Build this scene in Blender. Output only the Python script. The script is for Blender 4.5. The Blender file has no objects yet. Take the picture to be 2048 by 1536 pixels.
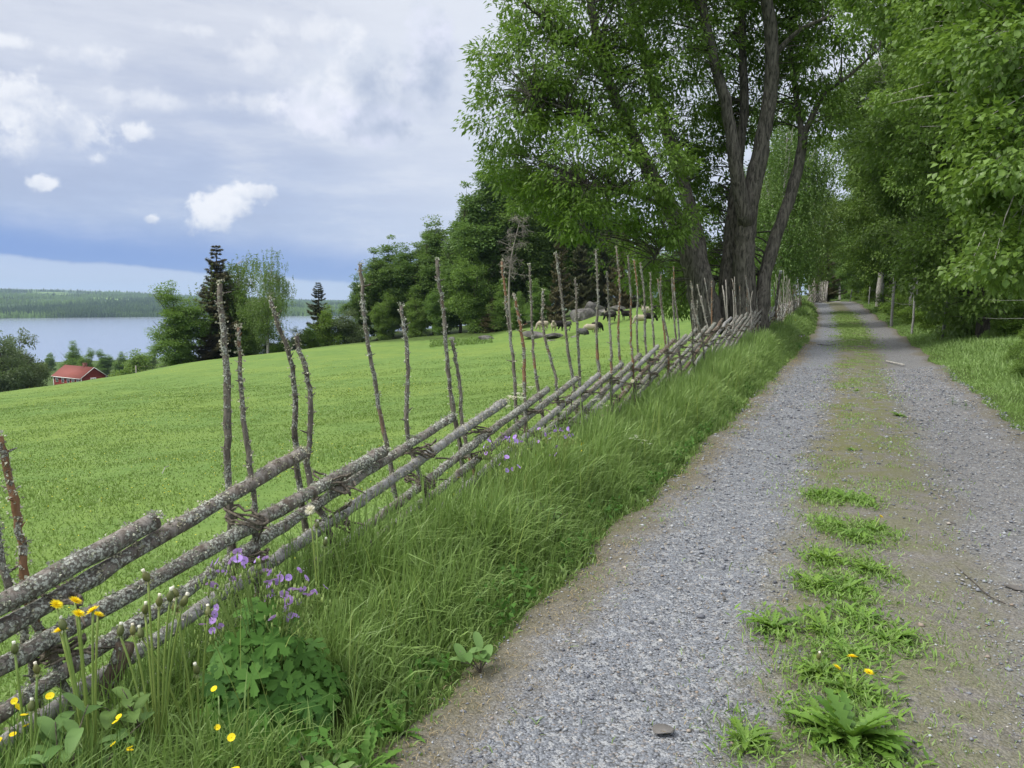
import bpy, math, random
import numpy as np
from mathutils import Vector, Matrix
R = math.radians
rng = np.random.default_rng(7)
random.seed(7)
S = bpy.context.scene
C = S.collection
# ------------------------------------------------------------------ camera
PITCH = 6.2
cam_d = bpy.data.cameras.new("camera"); cam = bpy.data.objects.new("camera", cam_d); C.objects.link(cam)
cam.location = (0, 0, 1.6); cam.rotation_euler = (R(90 - PITCH), 0, 0)
cam_d.sensor_width = 36; cam_d.lens = 36 * 1538 / 2048; cam_d.clip_start = 0.05; cam_d.clip_end = 40000
S.camera = cam
S.view_settings.view_transform = 'Standard'; S.view_settings.look = 'None'
S.view_settings.exposure = 0.12; S.view_settings.gamma = 1; S.view_settings.use_curve_mapping = False
S.cycles.max_bounces = 6; S.cycles.diffuse_bounces = 3; S.cycles.glossy_bounces = 2
S.cycles.transmission_bounces = 4; S.cycles.volume_bounces = 0; S.cycles.transparent_max_bounces = 4
S.cycles.use_denoising = True
# pixel (2048x1536 frame) + forward distance -> world point
cP, sP = math.cos(R(PITCH)), math.sin(R(PITCH))
def ratio(px, py):
    dx = (px - 1024) / 1538; dz = (768 - py) / 1538
    uy = cP + dz * sP; uz = -sP + dz * cP
    return dx / uy, uz / uy
def PX(px, py, Y):
    a, b = ratio(px, py); return np.array([a * Y, Y, 1.6 + b * Y])
# ------------------------------------------------------------------ node helper
class NT:
    def __init__(s, nt): s.nt = nt; nt.nodes.clear()
    def n(s, typ, ins=None, out=0, **props):
        nd = s.nt.nodes.new(typ)
        for k, v in props.items(): setattr(nd, k, v)
        for k, v in (ins or {}).items():
            sock = nd.inputs[k]
            if isinstance(v, bpy.types.NodeSocket): s.nt.links.new(v, sock)
            else: sock.default_value = v
        return nd.outputs[out] if out is not None else nd
    def m(s, op, a, b=0.0, c=0.0, clamp=False): return s.n('ShaderNodeMath', {0: a, 1: b, 2: c}, operation=op, use_clamp=clamp)
    def mix(s, f, a, b, bt='MIX'):
        nd = s.n('ShaderNodeMixRGB', {'Fac': f, 'Color1': a, 'Color2': b}, out=None, blend_type=bt); return nd.outputs[0]
    def ramp(s, f, stops, interp='LINEAR'):
        nd = s.n('ShaderNodeValToRGB', {'Fac': f}, out=None); cr = nd.color_ramp; cr.interpolation = interp
        while len(cr.elements) > 1: cr.elements.remove(cr.elements[-1])
        for i, (p, c) in enumerate(stops):
            e = cr.elements[0] if i == 0 else cr.elements.new(p)
            e.position = p; e.color = c if len(c) == 4 else (*c, 1)
        return nd.outputs[0]
    def noise(s, vec, scale, detail=4, rough=.55, dist=0, out=0):
        return s.n('ShaderNodeTexNoise', {'Vector': vec, 'Scale': scale, 'Detail': detail, 'Roughness': rough, 'Distortion': dist}, out=out)
    def ss(s, x, a, b):
        return s.n('ShaderNodeMapRange', {'Value': x, 'From Min': a, 'From Max': b, 'To Min': 0., 'To Max': 1.}, interpolation_type='SMOOTHSTEP')
def c3(r, g, b): return (r, g, b, 1)
def srgb(r, g, b):
    f = lambda x: ((x / 255 + .055) / 1.055) ** 2.4 if x > 10 else x / 255 / 12.92
    return (f(r), f(g), f(b), 1)
# ------------------------------------------------------------------ world: sky with broken cloud
SUN_EL, SUN_AZ = 50, -108     # azimuth from +Y (camera heading), negative = left
W = bpy.data.worlds.new("World"); S.world = W; W.use_nodes = True
w = NT(W.node_tree)
d = w.n('ShaderNodeTexCoord', out=0)
nrm = w.n('ShaderNodeVectorMath', {0: d}, operation='NORMALIZE')
wn = w.noise(nrm, 9, 5, .56, out=1)
off = w.n('ShaderNodeVectorMath', {0: wn, 1: (-.5, -.5, -.5)}, operation='ADD')
off = w.n('ShaderNodeVectorMath', {0: off, 'Scale': .13}, operation='SCALE')
wd = w.n('ShaderNodeVectorMath', {0: nrm, 1: off}, operation='ADD')
def azel(v):
    sx = w.n('ShaderNodeSeparateXYZ', {0: v}, out=None)
    x, y, z = sx.outputs
    az = w.m('MULTIPLY', w.m('ARCTAN2', x, y), 57.2958)
    el = w.m('MULTIPLY', w.m('ARCSINE', z), 57.2958)
    return az, el
az0, el0 = azel(nrm); az, el = azel(wd)
lown = w.noise(w.n('ShaderNodeVectorMath', {0: nrm, 1: (1, 1, 3)}, operation='MULTIPLY'), 3.0, 5, .55)
elb = w.m('ADD', el0, w.m('MULTIPLY', w.m('ADD', az0, 35.0), .075))
elb = w.m('ADD', elb, w.m('MULTIPLY', w.m('SUBTRACT', w.noise(nrm, 9, 4, .6), .5), 1.3))
# base veil, by elevation; stops above the frame brightened to light the scene
elv = w.m('ADD', el0, w.m('MULTIPLY', w.m('SUBTRACT', lown, .5), 9.0))
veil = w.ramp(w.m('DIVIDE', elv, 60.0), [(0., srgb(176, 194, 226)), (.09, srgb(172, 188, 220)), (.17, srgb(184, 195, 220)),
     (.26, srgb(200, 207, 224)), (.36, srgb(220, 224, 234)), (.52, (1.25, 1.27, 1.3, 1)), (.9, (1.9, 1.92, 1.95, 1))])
sky = w.n('ShaderNodeTexSky', sky_type='NISHITA', sun_disc=False, sun_elevation=R(SUN_EL), sun_rotation=R(SUN_AZ))
skyc = w.n('ShaderNodeVectorMath', {0: sky, 'Scale': .09}, operation='SCALE')
veil = w.mix(.96, skyc, veil)
st_ = w.noise(w.n('ShaderNodeMapping', {'Vector': nrm, 'Scale': (1.6, 1.6, 7), 'Rotation': (0, .12, 0)}), 3.2, 6, .62)
veil = w.mix(w.m('MULTIPLY', w.ss(st_, .44, .68), .5), veil, srgb(222, 227, 238)); veil = w.mix(w.m('MULTIPLY', w.ss(st_, .50, .30), .4), veil, srgb(158, 172, 204))
# brighter, whiter towards the right of the frame, where the veil is thin
right = w.ss(az0, -22., 2.)
veil = w.mix(w.m('MULTIPLY', right, .55), veil, srgb(226, 232, 242))
# deep blue rain band low down
bb = w.m('MULTIPLY', w.ss(elb, 2.75, 3.15), w.m('SUBTRACT', 1.0, w.ss(elb, 3.3, 6.6)))
bb = w.m('MULTIPLY', bb, w.m('SUBTRACT', 1.0, w.ss(az0, -12., 30.)))
veil = w.mix(w.m('MULTIPLY', bb, .85), veil, srgb(100, 140, 210))
lowb = w.m('SUBTRACT', 1.0, w.ss(elb, 2.75, 3.1))
lowc = w.ramp(w.m('DIVIDE', el0, 5.0), [(0, srgb(205, 217, 238)), (.3, srgb(196, 209, 234)), (.65, srgb(178, 196, 228))])
veil = w.mix(w.m('MULTIPLY', lowb, .92), veil, lowc)
# cumulus puffs: (px, py, rx, ry, shade)  shade 1 = white, 0 = grey
def pazel(px, py):
    a, b = ratio(px, py); l = math.sqrt(a * a + 1)
    return math.degrees(math.atan2(a, 1)), math.degrees(math.atan2(b, l))
puffs = [(50, 215, 130, 78, 1), (150, 262, 110, 62, 1), (20, 290, 70, 45, .9), (192, 318, 44, 24, .9), (268, 262, 46, 26, 1), (220, 205, 70, 26, .7),
         (420, 425, 52, 36, 1.2), (462, 402, 56, 34, 1.2), (508, 384, 40, 18, 1.), (92, 368, 44, 20, 1.1), (304, 437, 20, 11, 1.1),
         (180, 118, 90, 30, .8), (22, 82, 56, 20, .9), (300, 200, 90, 26, .65), (500, 205, 110, 26, .55), (370, 62, 90, 26, .7), (530, 115, 110, 46, .6), (640, 70, 150, 40, .6)]
dn = w.noise(nrm, 16, 6, .6); bn = w.noise(nrm, 34, 8, .62); bn2 = w.noise(nrm, 10, 4, .6)
edge = w.m('ADD', w.m('MULTIPLY', w.m('SUBTRACT', bn, .5), 2.3), w.m('MULTIPLY', w.m('SUBTRACT', bn2, .5), 2.0))
a_s, e_s = az0, el0
def pmask(px, py, rx, ry, soft=.5, amp=1.0, bias=0.):
    a, e = pazel(px, py); ra = rx / 1538 * 57.3 * .86; re = ry / 1538 * 57.3 * .95
    u = w.m('DIVIDE', w.m('SUBTRACT', a_s, a), ra); v = w.m('DIVIDE', w.m('SUBTRACT', e_s, e), re)
    q = w.m('SQRT', w.m('ADD', w.m('MULTIPLY', u, u), w.m('MULTIPLY', v, v)))
    k = w.m('ADD', w.m('SUBTRACT', 1.0 + bias, q), w.m('MULTIPLY', edge, amp))
    return w.ss(k, 0., soft), v
# big grey-white cumulus left of the tree: bright rim first, then the shaded body set lower right in it
for p_, hi in (((715, 175, 135, 112), 238), ((640, 225, 110, 52), 232), ((852, 120, 62, 118), 228), ((760, 250, 110, 50), 226)):
    k, v = pmask(*p_, soft=.45, amp=.45, bias=.05); veil = w.mix(w.m('MULTIPLY', k, .85), veil, w.mix(w.ss(dn, .35, .65), srgb(212, 219, 232), srgb(hi + 4, hi + 6, 250)))
for p_ in ((765, 205, 125, 88), (872, 165, 52, 100), (770, 262, 100, 42)):
    k, v = pmask(*p_, soft=1.3, amp=.8, bias=.15); veil = w.mix(w.m('MULTIPLY', k, .75), veil, w.mix(w.ss(dn, .3, .7), srgb(158, 172, 200), srgb(192, 202, 221)))
for (px, py, rx, ry, sh) in puffs:
    k, v = pmask(px, py, rx, ry, soft=.85 if sh < 1 else .6, amp=1.0)
    shade = w.ss(w.m('ADD', w.m('MULTIPLY', v, .5), w.m('MULTIPLY', w.m('SUBTRACT', dn, .5), 3.0)), -.75, .35)
    veil = w.mix(w.m('MULTIPLY', k, min(1, .8 * sh)), veil, w.mix(shade, srgb(196, 205, 224), srgb(243, 245, 250)))
# glare added around the (veiled) sun, outside the frame, for soft fill light
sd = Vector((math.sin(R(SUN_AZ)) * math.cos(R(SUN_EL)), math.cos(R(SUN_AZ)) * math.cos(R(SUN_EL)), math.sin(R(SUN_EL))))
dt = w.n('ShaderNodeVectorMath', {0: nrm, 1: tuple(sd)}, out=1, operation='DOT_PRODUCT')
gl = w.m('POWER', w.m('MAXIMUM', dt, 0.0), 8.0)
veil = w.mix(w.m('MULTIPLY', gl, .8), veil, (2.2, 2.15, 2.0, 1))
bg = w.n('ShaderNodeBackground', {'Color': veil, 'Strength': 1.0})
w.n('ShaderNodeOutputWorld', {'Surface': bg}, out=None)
W.cycles.sampling_method = 'MANUAL'; W.cycles.sample_map_resolution = 512
sl = bpy.data.lights.new("sun", 'SUN'); sl.energy = 2.6; sl.angle = R(10); sl.color = (1, .96, .9)
so = bpy.data.objects.new("sun", sl); C.objects.link(so)
so.rotation_euler = (-sd).to_track_quat('-Z', 'Y').to_euler()
# ------------------------------------------------------------------ object helpers
def tag(o, label=None, cat=None, group=None, kind=None):
    if label: o['label'] = label
    if cat: o['category'] = cat
    if group: o['group'] = group
    if kind: o['kind'] = kind
    return o
def empty(name, loc=(0, 0, 0), rz=0, sc=1):
    o = bpy.data.objects.new(name, None); C.objects.link(o); o.location = tuple(loc); o.rotation_euler[2] = rz
    o.scale = (sc, sc, sc) if not hasattr(sc, '__len__') else sc; o.empty_display_size = .1; return o
def dup(root, loc, rz=0, sc=1):
    r = root.copy(); C.objects.link(r); r.location = tuple(loc); r.rotation_euler = (0, 0, rz)
    r.scale = (sc, sc, sc) if not hasattr(sc, '__len__') else sc
    def rec(a, b):
        for ch in [x for x in a.children]:
            c = ch.copy(); C.objects.link(c); c.parent = b; rec(ch, c)
    rec(root, r); return r
class G:
    """collects vertices / faces, links them as ONE mesh object"""
    def __init__(s): s.V = []; s.F = []; s.A = []; s.n = 0; s.MI = []
    def add(s, V, F, rnd=0.5, mi=0):
        V = np.asarray(V, float).reshape(-1, 3)
        s.V.append(V); s.A.append(np.broadcast_to(np.asarray(rnd, float), (len(V),)))
        Fs = F if isinstance(F, list) else [F]
        for f in Fs:
            f = np.asarray(f, int)
            if f.size: s.F.append(f + s.n); s.MI.append(np.full(len(f), mi))
        s.n += len(V)
    def mesh(s, name, mats, smooth=False):
        V = np.concatenate(s.V); me = bpy.data.meshes.new(name)
        lens = np.concatenate([np.full(len(f), f.shape[1]) for f in s.F]); loops = np.concatenate([f.ravel() for f in s.F])
        me.vertices.add(len(V)); me.vertices.foreach_set('co', V.ravel().astype(np.float32))
        me.loops.add(len(loops)); me.loops.foreach_set('vertex_index', loops.astype(np.int32))
        me.polygons.add(len(lens)); st = np.concatenate([[0], np.cumsum(lens)[:-1]])
        me.polygons.foreach_set('loop_start', st.astype(np.int32)); me.polygons.foreach_set('loop_total', lens.astype(np.int32))
        if not isinstance(mats, (list, tuple)): mats = [mats]
        for m in mats: me.materials.append(m)
        if len(mats) > 1: me.polygons.foreach_set('material_index', np.concatenate(s.MI).astype(np.int32))
        a = me.attributes.new('rnd', 'FLOAT', 'POINT'); a.data.foreach_set('value', np.concatenate(s.A).astype(np.float32))
        me.update(calc_edges=True)
        if smooth: me.polygons.foreach_set('use_smooth', np.ones(len(lens), bool))
        return me
    def build(s, name, mats, parent=None, smooth=False):
        o = bpy.data.objects.new(name, s.mesh(name, mats, smooth)); C.objects.link(o)
        if parent is not None: o.parent = parent
        return o
def unit(v): return v / np.maximum(np.linalg.norm(v, axis=-1, keepdims=True), 1e-9)
def tube(pts, rad, seg=8, rough=0, cap=True, g=rng):
    P = np.asarray(pts, float); n = len(P); rad = np.broadcast_to(np.asarray(rad, float), (n,))
    T = unit(np.gradient(P, axis=0)); ref = np.array([0, 0, 1.]) if abs(T[0][2]) < .9 else np.array([1., 0, 0])
    A = unit(np.cross(T, ref)); B = np.cross(T, A)
    th = np.linspace(0, 2 * math.pi, seg, endpoint=False)
    rr = rad[:, None] * (1 + rough * g.normal(size=(n, seg)))
    V = P[:, None] + rr[..., None] * (np.cos(th)[None, :, None] * A[:, None] + np.sin(th)[None, :, None] * B[:, None])
    i = np.arange(n - 1)[:, None] * seg; j = np.arange(seg)[None]; j2 = (j + 1) % seg
    F = np.stack([i + j, i + j2, i + seg + j2, i + seg + j], -1).reshape(-1, 4)
    V = V.reshape(-1, 3); Fs = [F]
    if cap:
        V = np.concatenate([V, P[:1], P[-1:]]); b = n * seg; jj = np.arange(seg); j3 = (jj + 1) % seg
        Fs.append(np.stack([np.full(seg, b), j3, jj], -1)); Fs.append(np.stack([np.full(seg, b + 1), (n - 1) * seg + jj, (n - 1) * seg + j3], -1))
    return V, Fs
def spline(ctrl, n):
    P = np.asarray(ctrl, float); m = len(P); t = np.linspace(0, m - 1, n); out = []
    Q = np.vstack([2 * P[0] - P[1], P, 2 * P[-1] - P[-2]])
    for x in t:
        i = min(int(x), m - 2); f = x - i; p0, p1, p2, p3 = Q[i:i + 4]
        out.append(.5 * (2 * p1 + (p2 - p0) * f + (2 * p0 - 5 * p1 + 4 * p2 - p3) * f * f + (3 * p1 - p0 - 3 * p2 + p3) * f ** 3))
    return np.array(out)
def box(c, s, rz=0):
    V = np.array([[x, y, z] for z in (-.5, .5) for y in (-.5, .5) for x in (-.5, .5)]) * np.asarray(s)
    if rz: cc, ss = math.cos(rz), math.sin(rz); V = V @ np.array([[cc, ss, 0], [-ss, cc, 0], [0, 0, 1]])
    return V + np.asarray(c), [np.array([[0, 2, 3, 1], [4, 5, 7, 6], [0, 1, 5, 4], [2, 6, 7, 3], [0, 4, 6, 2], [1, 3, 7, 5]])]
def leaves(P, D, N, L, Wd, fold=.25, g=rng):
    """folded rhombic leaves: one vertex strip each (4 verts, 2 tris)"""
    n = len(P); D = unit(D); Sd = unit(np.cross(D, N)); N = np.cross(Sd, D)
    L = np.broadcast_to(L, (n,))[:, None]; Wd = np.broadcast_to(Wd, (n,))[:, None]
    a = P; b = P + D * L; m = P + D * L * .45 + N * Wd * fold
    V = np.stack([a, m + Sd * Wd * .5, b, m - Sd * Wd * .5], 1)
    V[:, 0] -= N * Wd * fold * 0.2
    k = np.arange(n)[:, None] * 4
    F = np.concatenate([k + np.array([[0, 1, 2]]), k + np.array([[0, 2, 3]])])
    return V.reshape(-1, 3), F
def blades(P, D, H_, Wd, bend, g=rng):
    """grass blades. P base, D horizontal lean direction (n,3), H_ height, Wd width, bend 0..1.5"""
    n = len(P); H_ = np.broadcast_to(H_, (n,))[:, None]; Wd = np.broadcast_to(Wd, (n,))[:, None]; bend = np.broadcast_to(bend, (n,))[:, None]
    ang = g.uniform(0, 2 * math.pi, n); Sd = np.stack([np.cos(ang), np.sin(ang), 0 * ang], 1)
    Z = np.array([[0, 0, 1.]]); rows = []
    for t, wf in ((0, .8), (.4, 1), (.75, .75)):
        c = P + Z * H_ * (t - .45 * bend * t ** 2.4 * .8) + D * H_ * bend * t ** 2 * .75
        rows += [c - Sd * Wd * wf * .5, c + Sd * Wd * wf * .5]
    tip = P + Z * H_ * (1 - .45 * bend * 1.0) + D * H_ * bend * .78
    V = np.stack(rows + [tip], 1); k = np.arange(n)[:, None] * 7
    F4 = np.concatenate([k + np.array([[0, 1, 3, 2]]), k + np.array([[2, 3, 5, 4]])]); F3 = k + np.array([[4, 5, 6]])
    return V.reshape(-1, 3), [F4, F3]
def rdir(n, g=rng):
    v = g.normal(size=(n, 3)); return unit(v)
def hdir(n, g=rng):
    a = g.uniform(0, 2 * math.pi, n); return np.stack([np.cos(a), np.sin(a), 0 * a], 1)
# ------------------------------------------------------------------ plan: road and fence lines, terrain height
def Xc(Y): Y = np.asarray(Y, float); return .25 + .4425 * Y - .0009 * np.maximum(0, Y - 20) ** 2
def Xf(Y): Y = np.asarray(Y, float); return -2.84 + .445 * Y - .0013 * np.maximum(0, Y - 25) ** 2
HW = 1.72
cps = []
def cp(x, y, z): cps.append((x, y, z))
def rz_(Y): return float(np.interp(Y, [-30, 0, 15, 24, 34, 45.5, 55, 65, 75, 90, 120, 160], [.3, 0, 0, .04, .18, .47, .88, 1.33, 1.42, 1.3, 1.3, 2.0]))
for Y in (-25, -12, -4, 0, 3, 6, 10, 15, 20, 26, 32, 38, 45, 52, 58, 65, 72, 80, 95, 120, 160):
    z = rz_(Y); x = float(Xc(Y)); cp(x, Y, z); cp(x - 1.7, Y, z - .02); cp(x + 1.9, Y, z + .02)
    cp(x + 3.4, Y, z + .28); cp(x + 6, Y, z + .6); cp(x + 14, Y, z + 1.0); cp(x + 34, Y, z + 1.6)
    if Y <= 66: xf = float(Xf(Y)); zf = float(np.interp(Y, [-25, 0, 5, 8, 10, 14, 21, 40, 58, 66], [-.2, -.17, -.17, -.14, -.08, .08, .25, .55, .95, 1.3])); cp(xf, Y, zf); cp(xf - 2.4, Y, zf - .38 - .012 * min(Y, 30)); cp((xf + x - 1.7) / 2, Y, (zf + z) / 2 + .06)
    else: cp(x - 4, Y, z - .2)
for p in [(0, 785, 60), (100, 772, 65), (200, 757, 72), (300, 742, 78), (400, 722, 85), (480, 713, 88), (560, 705, 90), (700, 687, 96), (780, 680, 98),
          (850, 676, 98), (950, 677, 92), (1060, 686, 78), (1180, 676, 76), (1240, 662, 76), (1320, 642, 72), (1400, 630, 62)]:
    cp(*PX(*p))
for p in [(-4, 3, -.6), (-8, 5, -1.0), (-5, 12, -1.1), (-20, 20, -2.7), (-12, 32, -2.5), (2, 26, -1.3), (-30, 5, -3.2), (-18, 45, -3.4), (0, 45, -1.9), (-2, 62, -2.3), (-24, 66, -4.0), (8, 52, -1.2),
          (-60, 85, -10.5), (-90, 120, -16), (-110, 160, -20), (-45, 112, -8.5), (-30, 115, -6.6), (-75, 175, -19), (-45, 170, -16), (-20, 125, -3.6), (-8, 120, -3.0), (-10, 165, -7),
          (8, 100, -.6), (14, 130, .3), (0, 140, -2.0), (-90, 40, -11), (-70, 0, -8), (-60, -40, -6), (-30, -30, -3), (-10, -15, -1.2), (12, 84, .3), (24, 100, 1.2), (-120, 90, -17), (-130, 30, -15)]:
    cp(*p)
cps = np.array(cps)
def tpsU(r2): return r2 * np.log(np.maximum(r2, 1e-9)) * .5
def _fit():
    n = len(cps); P = cps[:, :2] / 50; K = tpsU(((P[:, None] - P[None]) ** 2).sum(-1)) + np.eye(n) * 2e-5
    Q = np.c_[np.ones(n), P]; A = np.block([[K, Q], [Q.T, np.zeros((3, 3))]])
    return np.linalg.solve(A, np.r_[cps[:, 2], np.zeros(3)])
_w = _fit()
def near_h(x, y):
    sh = np.shape(x); P = np.c_[np.ravel(x), np.ravel(y)] / 50; Q = cps[:, :2] / 50; out = np.empty(len(P))
    for i in range(0, len(P), 20000):
        p = P[i:i + 20000]; out[i:i + 20000] = tpsU(((p[:, None] - Q[None]) ** 2).sum(-1)) @ _w[:-3] + np.c_[np.ones(len(p)), p] @ _w[-3:]
    return out.reshape(sh)
def sstep(x, a, b): t = np.clip((x - a) / (b - a), 0, 1); return t * t * (3 - 2 * t)
def vnoise(x, y, s, seed=0):
    g = np.random.default_rng(seed); T = g.uniform(-1, 1, (64, 64)); x = np.asarray(x, float); y = np.asarray(y, float); x, y = (x * .825 + y * .565) / s, (y * .825 - x * .565) / s; x, y = x + .35 * np.sin(y * 2.1 + 1), y + .35 * np.sin(x * 1.9)
    xi = np.floor(x).astype(int); yi = np.floor(y).astype(int); fx = x - xi; fy = y - yi; fx = fx * fx * (3 - 2 * fx); fy = fy * fy * (3 - 2 * fy)
    a = T[xi % 64, yi % 64]; b = T[(xi + 1) % 64, yi % 64]; c_ = T[xi % 64, (yi + 1) % 64]; d_ = T[(xi + 1) % 64, (yi + 1) % 64]
    return (a * (1 - fx) + b * fx) * (1 - fy) + (c_ * (1 - fx) + d_ * fx) * fy
LAKE = -45.0
def far_h(x, y):
    r = np.hypot(x, y); az = np.degrees(np.arctan2(x, y))
    zl = np.interp(r, [0, 200, 260, 400, 640, 720, 1500, 2350, 2420, 2700, 3300, 4200, 6000, 9000, 14000],
                   [-16, -20, -24, -33, -43, -47, -60, -52, -44, -25, 5, 30, 45, 60, 60])
    # far hills: taller to the left, low and open to the right
    k = sstep(-az, 10, 38); r2 = r
    hill = np.interp(r2, [0, 2420, 2900, 3500, 4500, 6000, 8000, 14000], [0, 0, 18, 42, 72, 96, 140, 160])
    zl = np.where(r > 2420, np.interp(r, [2420, 2500, 14000], [-44, -40, -36]) + hill * (.22 + .85 * k) + 10 * vnoise(x, y, 900, 3) * sstep(r, 2600, 3600) + 6 * vnoise(x, y, 350, 4) * sstep(r, 2600, 3600), zl)
    wl = sstep(-az, -12, 6) * sstep(az, -150, -120)
    zr = 2 + np.minimum(r, 3000) * .004
    return zl * wl + zr * (1 - wl)
def H(x, y):
    x = np.asarray(x, float); y = np.asarray(y, float); r = np.hypot(x, y)
    k = sstep(r, 165, 290)
    al = np.abs(lat(x, y)); nz_ = .02 * vnoise(x, y, .9, 8) * (r < 120) * sstep(al, 1.8, 2.3) + .07 * vnoise(x, y, 6, 9) * (r < 200) * sstep(al, 3, 8)
    return near_h(np.clip(x, -300, 300), np.clip(y, -300, 300)) * (1 - k) + far_h(x, y) * k + nz_
def hz(x, y): return float(H(np.array([x]), np.array([y]))[0])
def lat(x, y): return (x - Xc(y)) * .914      # sideways metres from the road centre
def hit(px, py):
    a, b = ratio(px, py); prev = .5
    Ys = np.concatenate([np.arange(1, 40, .02), np.arange(40, 160, .2)]); z = H(a * Ys, Ys); q = 1.6 + b * Ys - z
    i = int(np.argmax(q < 0)); Y = Ys[i]; return np.array([a * Y, Y, z[i]])
# ------------------------------------------------------------------ materials
def mat(name):
    m = bpy.data.materials.new(name); m.use_nodes = True; return m, NT(m.node_tree)
def fin(t, col, rough=.8, bump=None, bs=.3, spec=.3, metal=0, bd=.01):
    ins = {'Base Color': col, 'Roughness': rough, 'Specular IOR Level': spec, 'Metallic': metal}
    if bump is not None: ins['Normal'] = t.n('ShaderNodeBump', {'Height': bump, 'Strength': bs, 'Distance': bd})
    b = t.n('ShaderNodeBsdfPrincipled', ins); t.n('ShaderNodeOutputMaterial', {'Surface': b}, out=None)
def plain(name, col, rough=.7, spec=.3, var=.15, sc=8.):
    m, t = mat(name); tc = t.n('ShaderNodeTexCoord', out=3); nz = t.noise(tc, sc, 4)
    c = t.mix(nz, tuple(x * (1 - var) for x in col[:3]) + (1,), tuple(min(1, x * (1 + var)) for x in col[:3]) + (1,)); fin(t, c, rough, nz, .2, spec); return m
def foliage(name, dark, light, trans=.35, rough=.45, spec=.35, hue=None):
    m, t = mat(name); a = t.n('ShaderNodeAttribute', attribute_name='rnd', out=2)
    oi = t.n('ShaderNodeObjectInfo', out=5 if False else None)
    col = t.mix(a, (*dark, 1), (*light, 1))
    col = t.mix(t.m('MULTIPLY', t.ss(oi.outputs['Random'], 0., 1.), .35), col, (light[0] * 1.15, light[1] * .95, light[2] * .8, 1))
    p = t.n('ShaderNodeBsdfPrincipled', {'Base Color': col, 'Roughness': rough, 'Specular IOR Level': spec})
    tr = t.n('ShaderNodeBsdfTranslucent', {'Color': t.mix(.35, col, (light[0] * 1.5, light[1] * 1.5, light[2] * .7, 1))})
    mx = t.n('ShaderNodeMixShader', {0: trans, 1: p, 2: tr}); t.n('ShaderNodeOutputMaterial', {'Surface': mx}, out=None); return m
MF = dict(
    big=foliage('cherry_leaf', (.06, .135, .024), (.17, .29, .055)),
    grove=foliage('aspen_leaf', (.08, .15, .045), (.18, .29, .08)),
    grove2=foliage('alder_leaf', (.085, .165, .04), (.205, .335, .08)),
    birch=foliage('birch_leaf', (.075, .145, .035), (.17, .27, .07)),
    near=foliage('near_birch_leaf', (.08, .16, .028), (.20, .32, .06), spec=.5),
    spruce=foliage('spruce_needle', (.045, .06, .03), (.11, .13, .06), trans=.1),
    brown=foliage('brown_spruce_needle', (.075, .075, .04), (.16, .15, .07), trans=.1),
    light=foliage('light_leaf', (.09, .17, .03), (.18, .30, .055)),
    pale=foliage('willow_leaf', (.075, .12, .05), (.14, .20, .085)),
    grass=foliage('grass_blade', (.08, .165, .045), (.25, .39, .12), trans=.22),
    fgrass=foliage('field_grass_blade', (.15, .245, .058), (.21, .31, .08), trans=.2),
    dand=foliage('dandelion_leaf', (.07, .16, .022), (.18, .32, .05), trans=.25),
    crane=foliage('cranesbill_leaf', (.04, .115, .02), (.11, .24, .04), trans=.2, rough=.6, spec=.2),
    dock=foliage('broad_leaf', (.09, .18, .045), (.18, .30, .10), trans=.25, rough=.6, spec=.2),
    stem=foliage('green_stem', (.16, .26, .06), (.26, .36, .10), trans=.1),
    budc=foliage('bud_green', (.07, .11, .04), (.2, .2, .07), trans=.1),
    dry=foliage('dry_straw', (.22, .17, .09), (.42, .36, .22), trans=.2),
)
def petal(name, a, b, emis=0): return foliage(name, a, b, trans=.3, rough=.6, spec=.2)
PY = petal('yellow_petal', (.84, .64, .012), (.93, .80, .03)); PP = petal('purple_petal', (.34, .20, .66), (.52, .36, .82)); PW = petal('white_petal', (.72, .74, .66), (.86, .86, .80))
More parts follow.
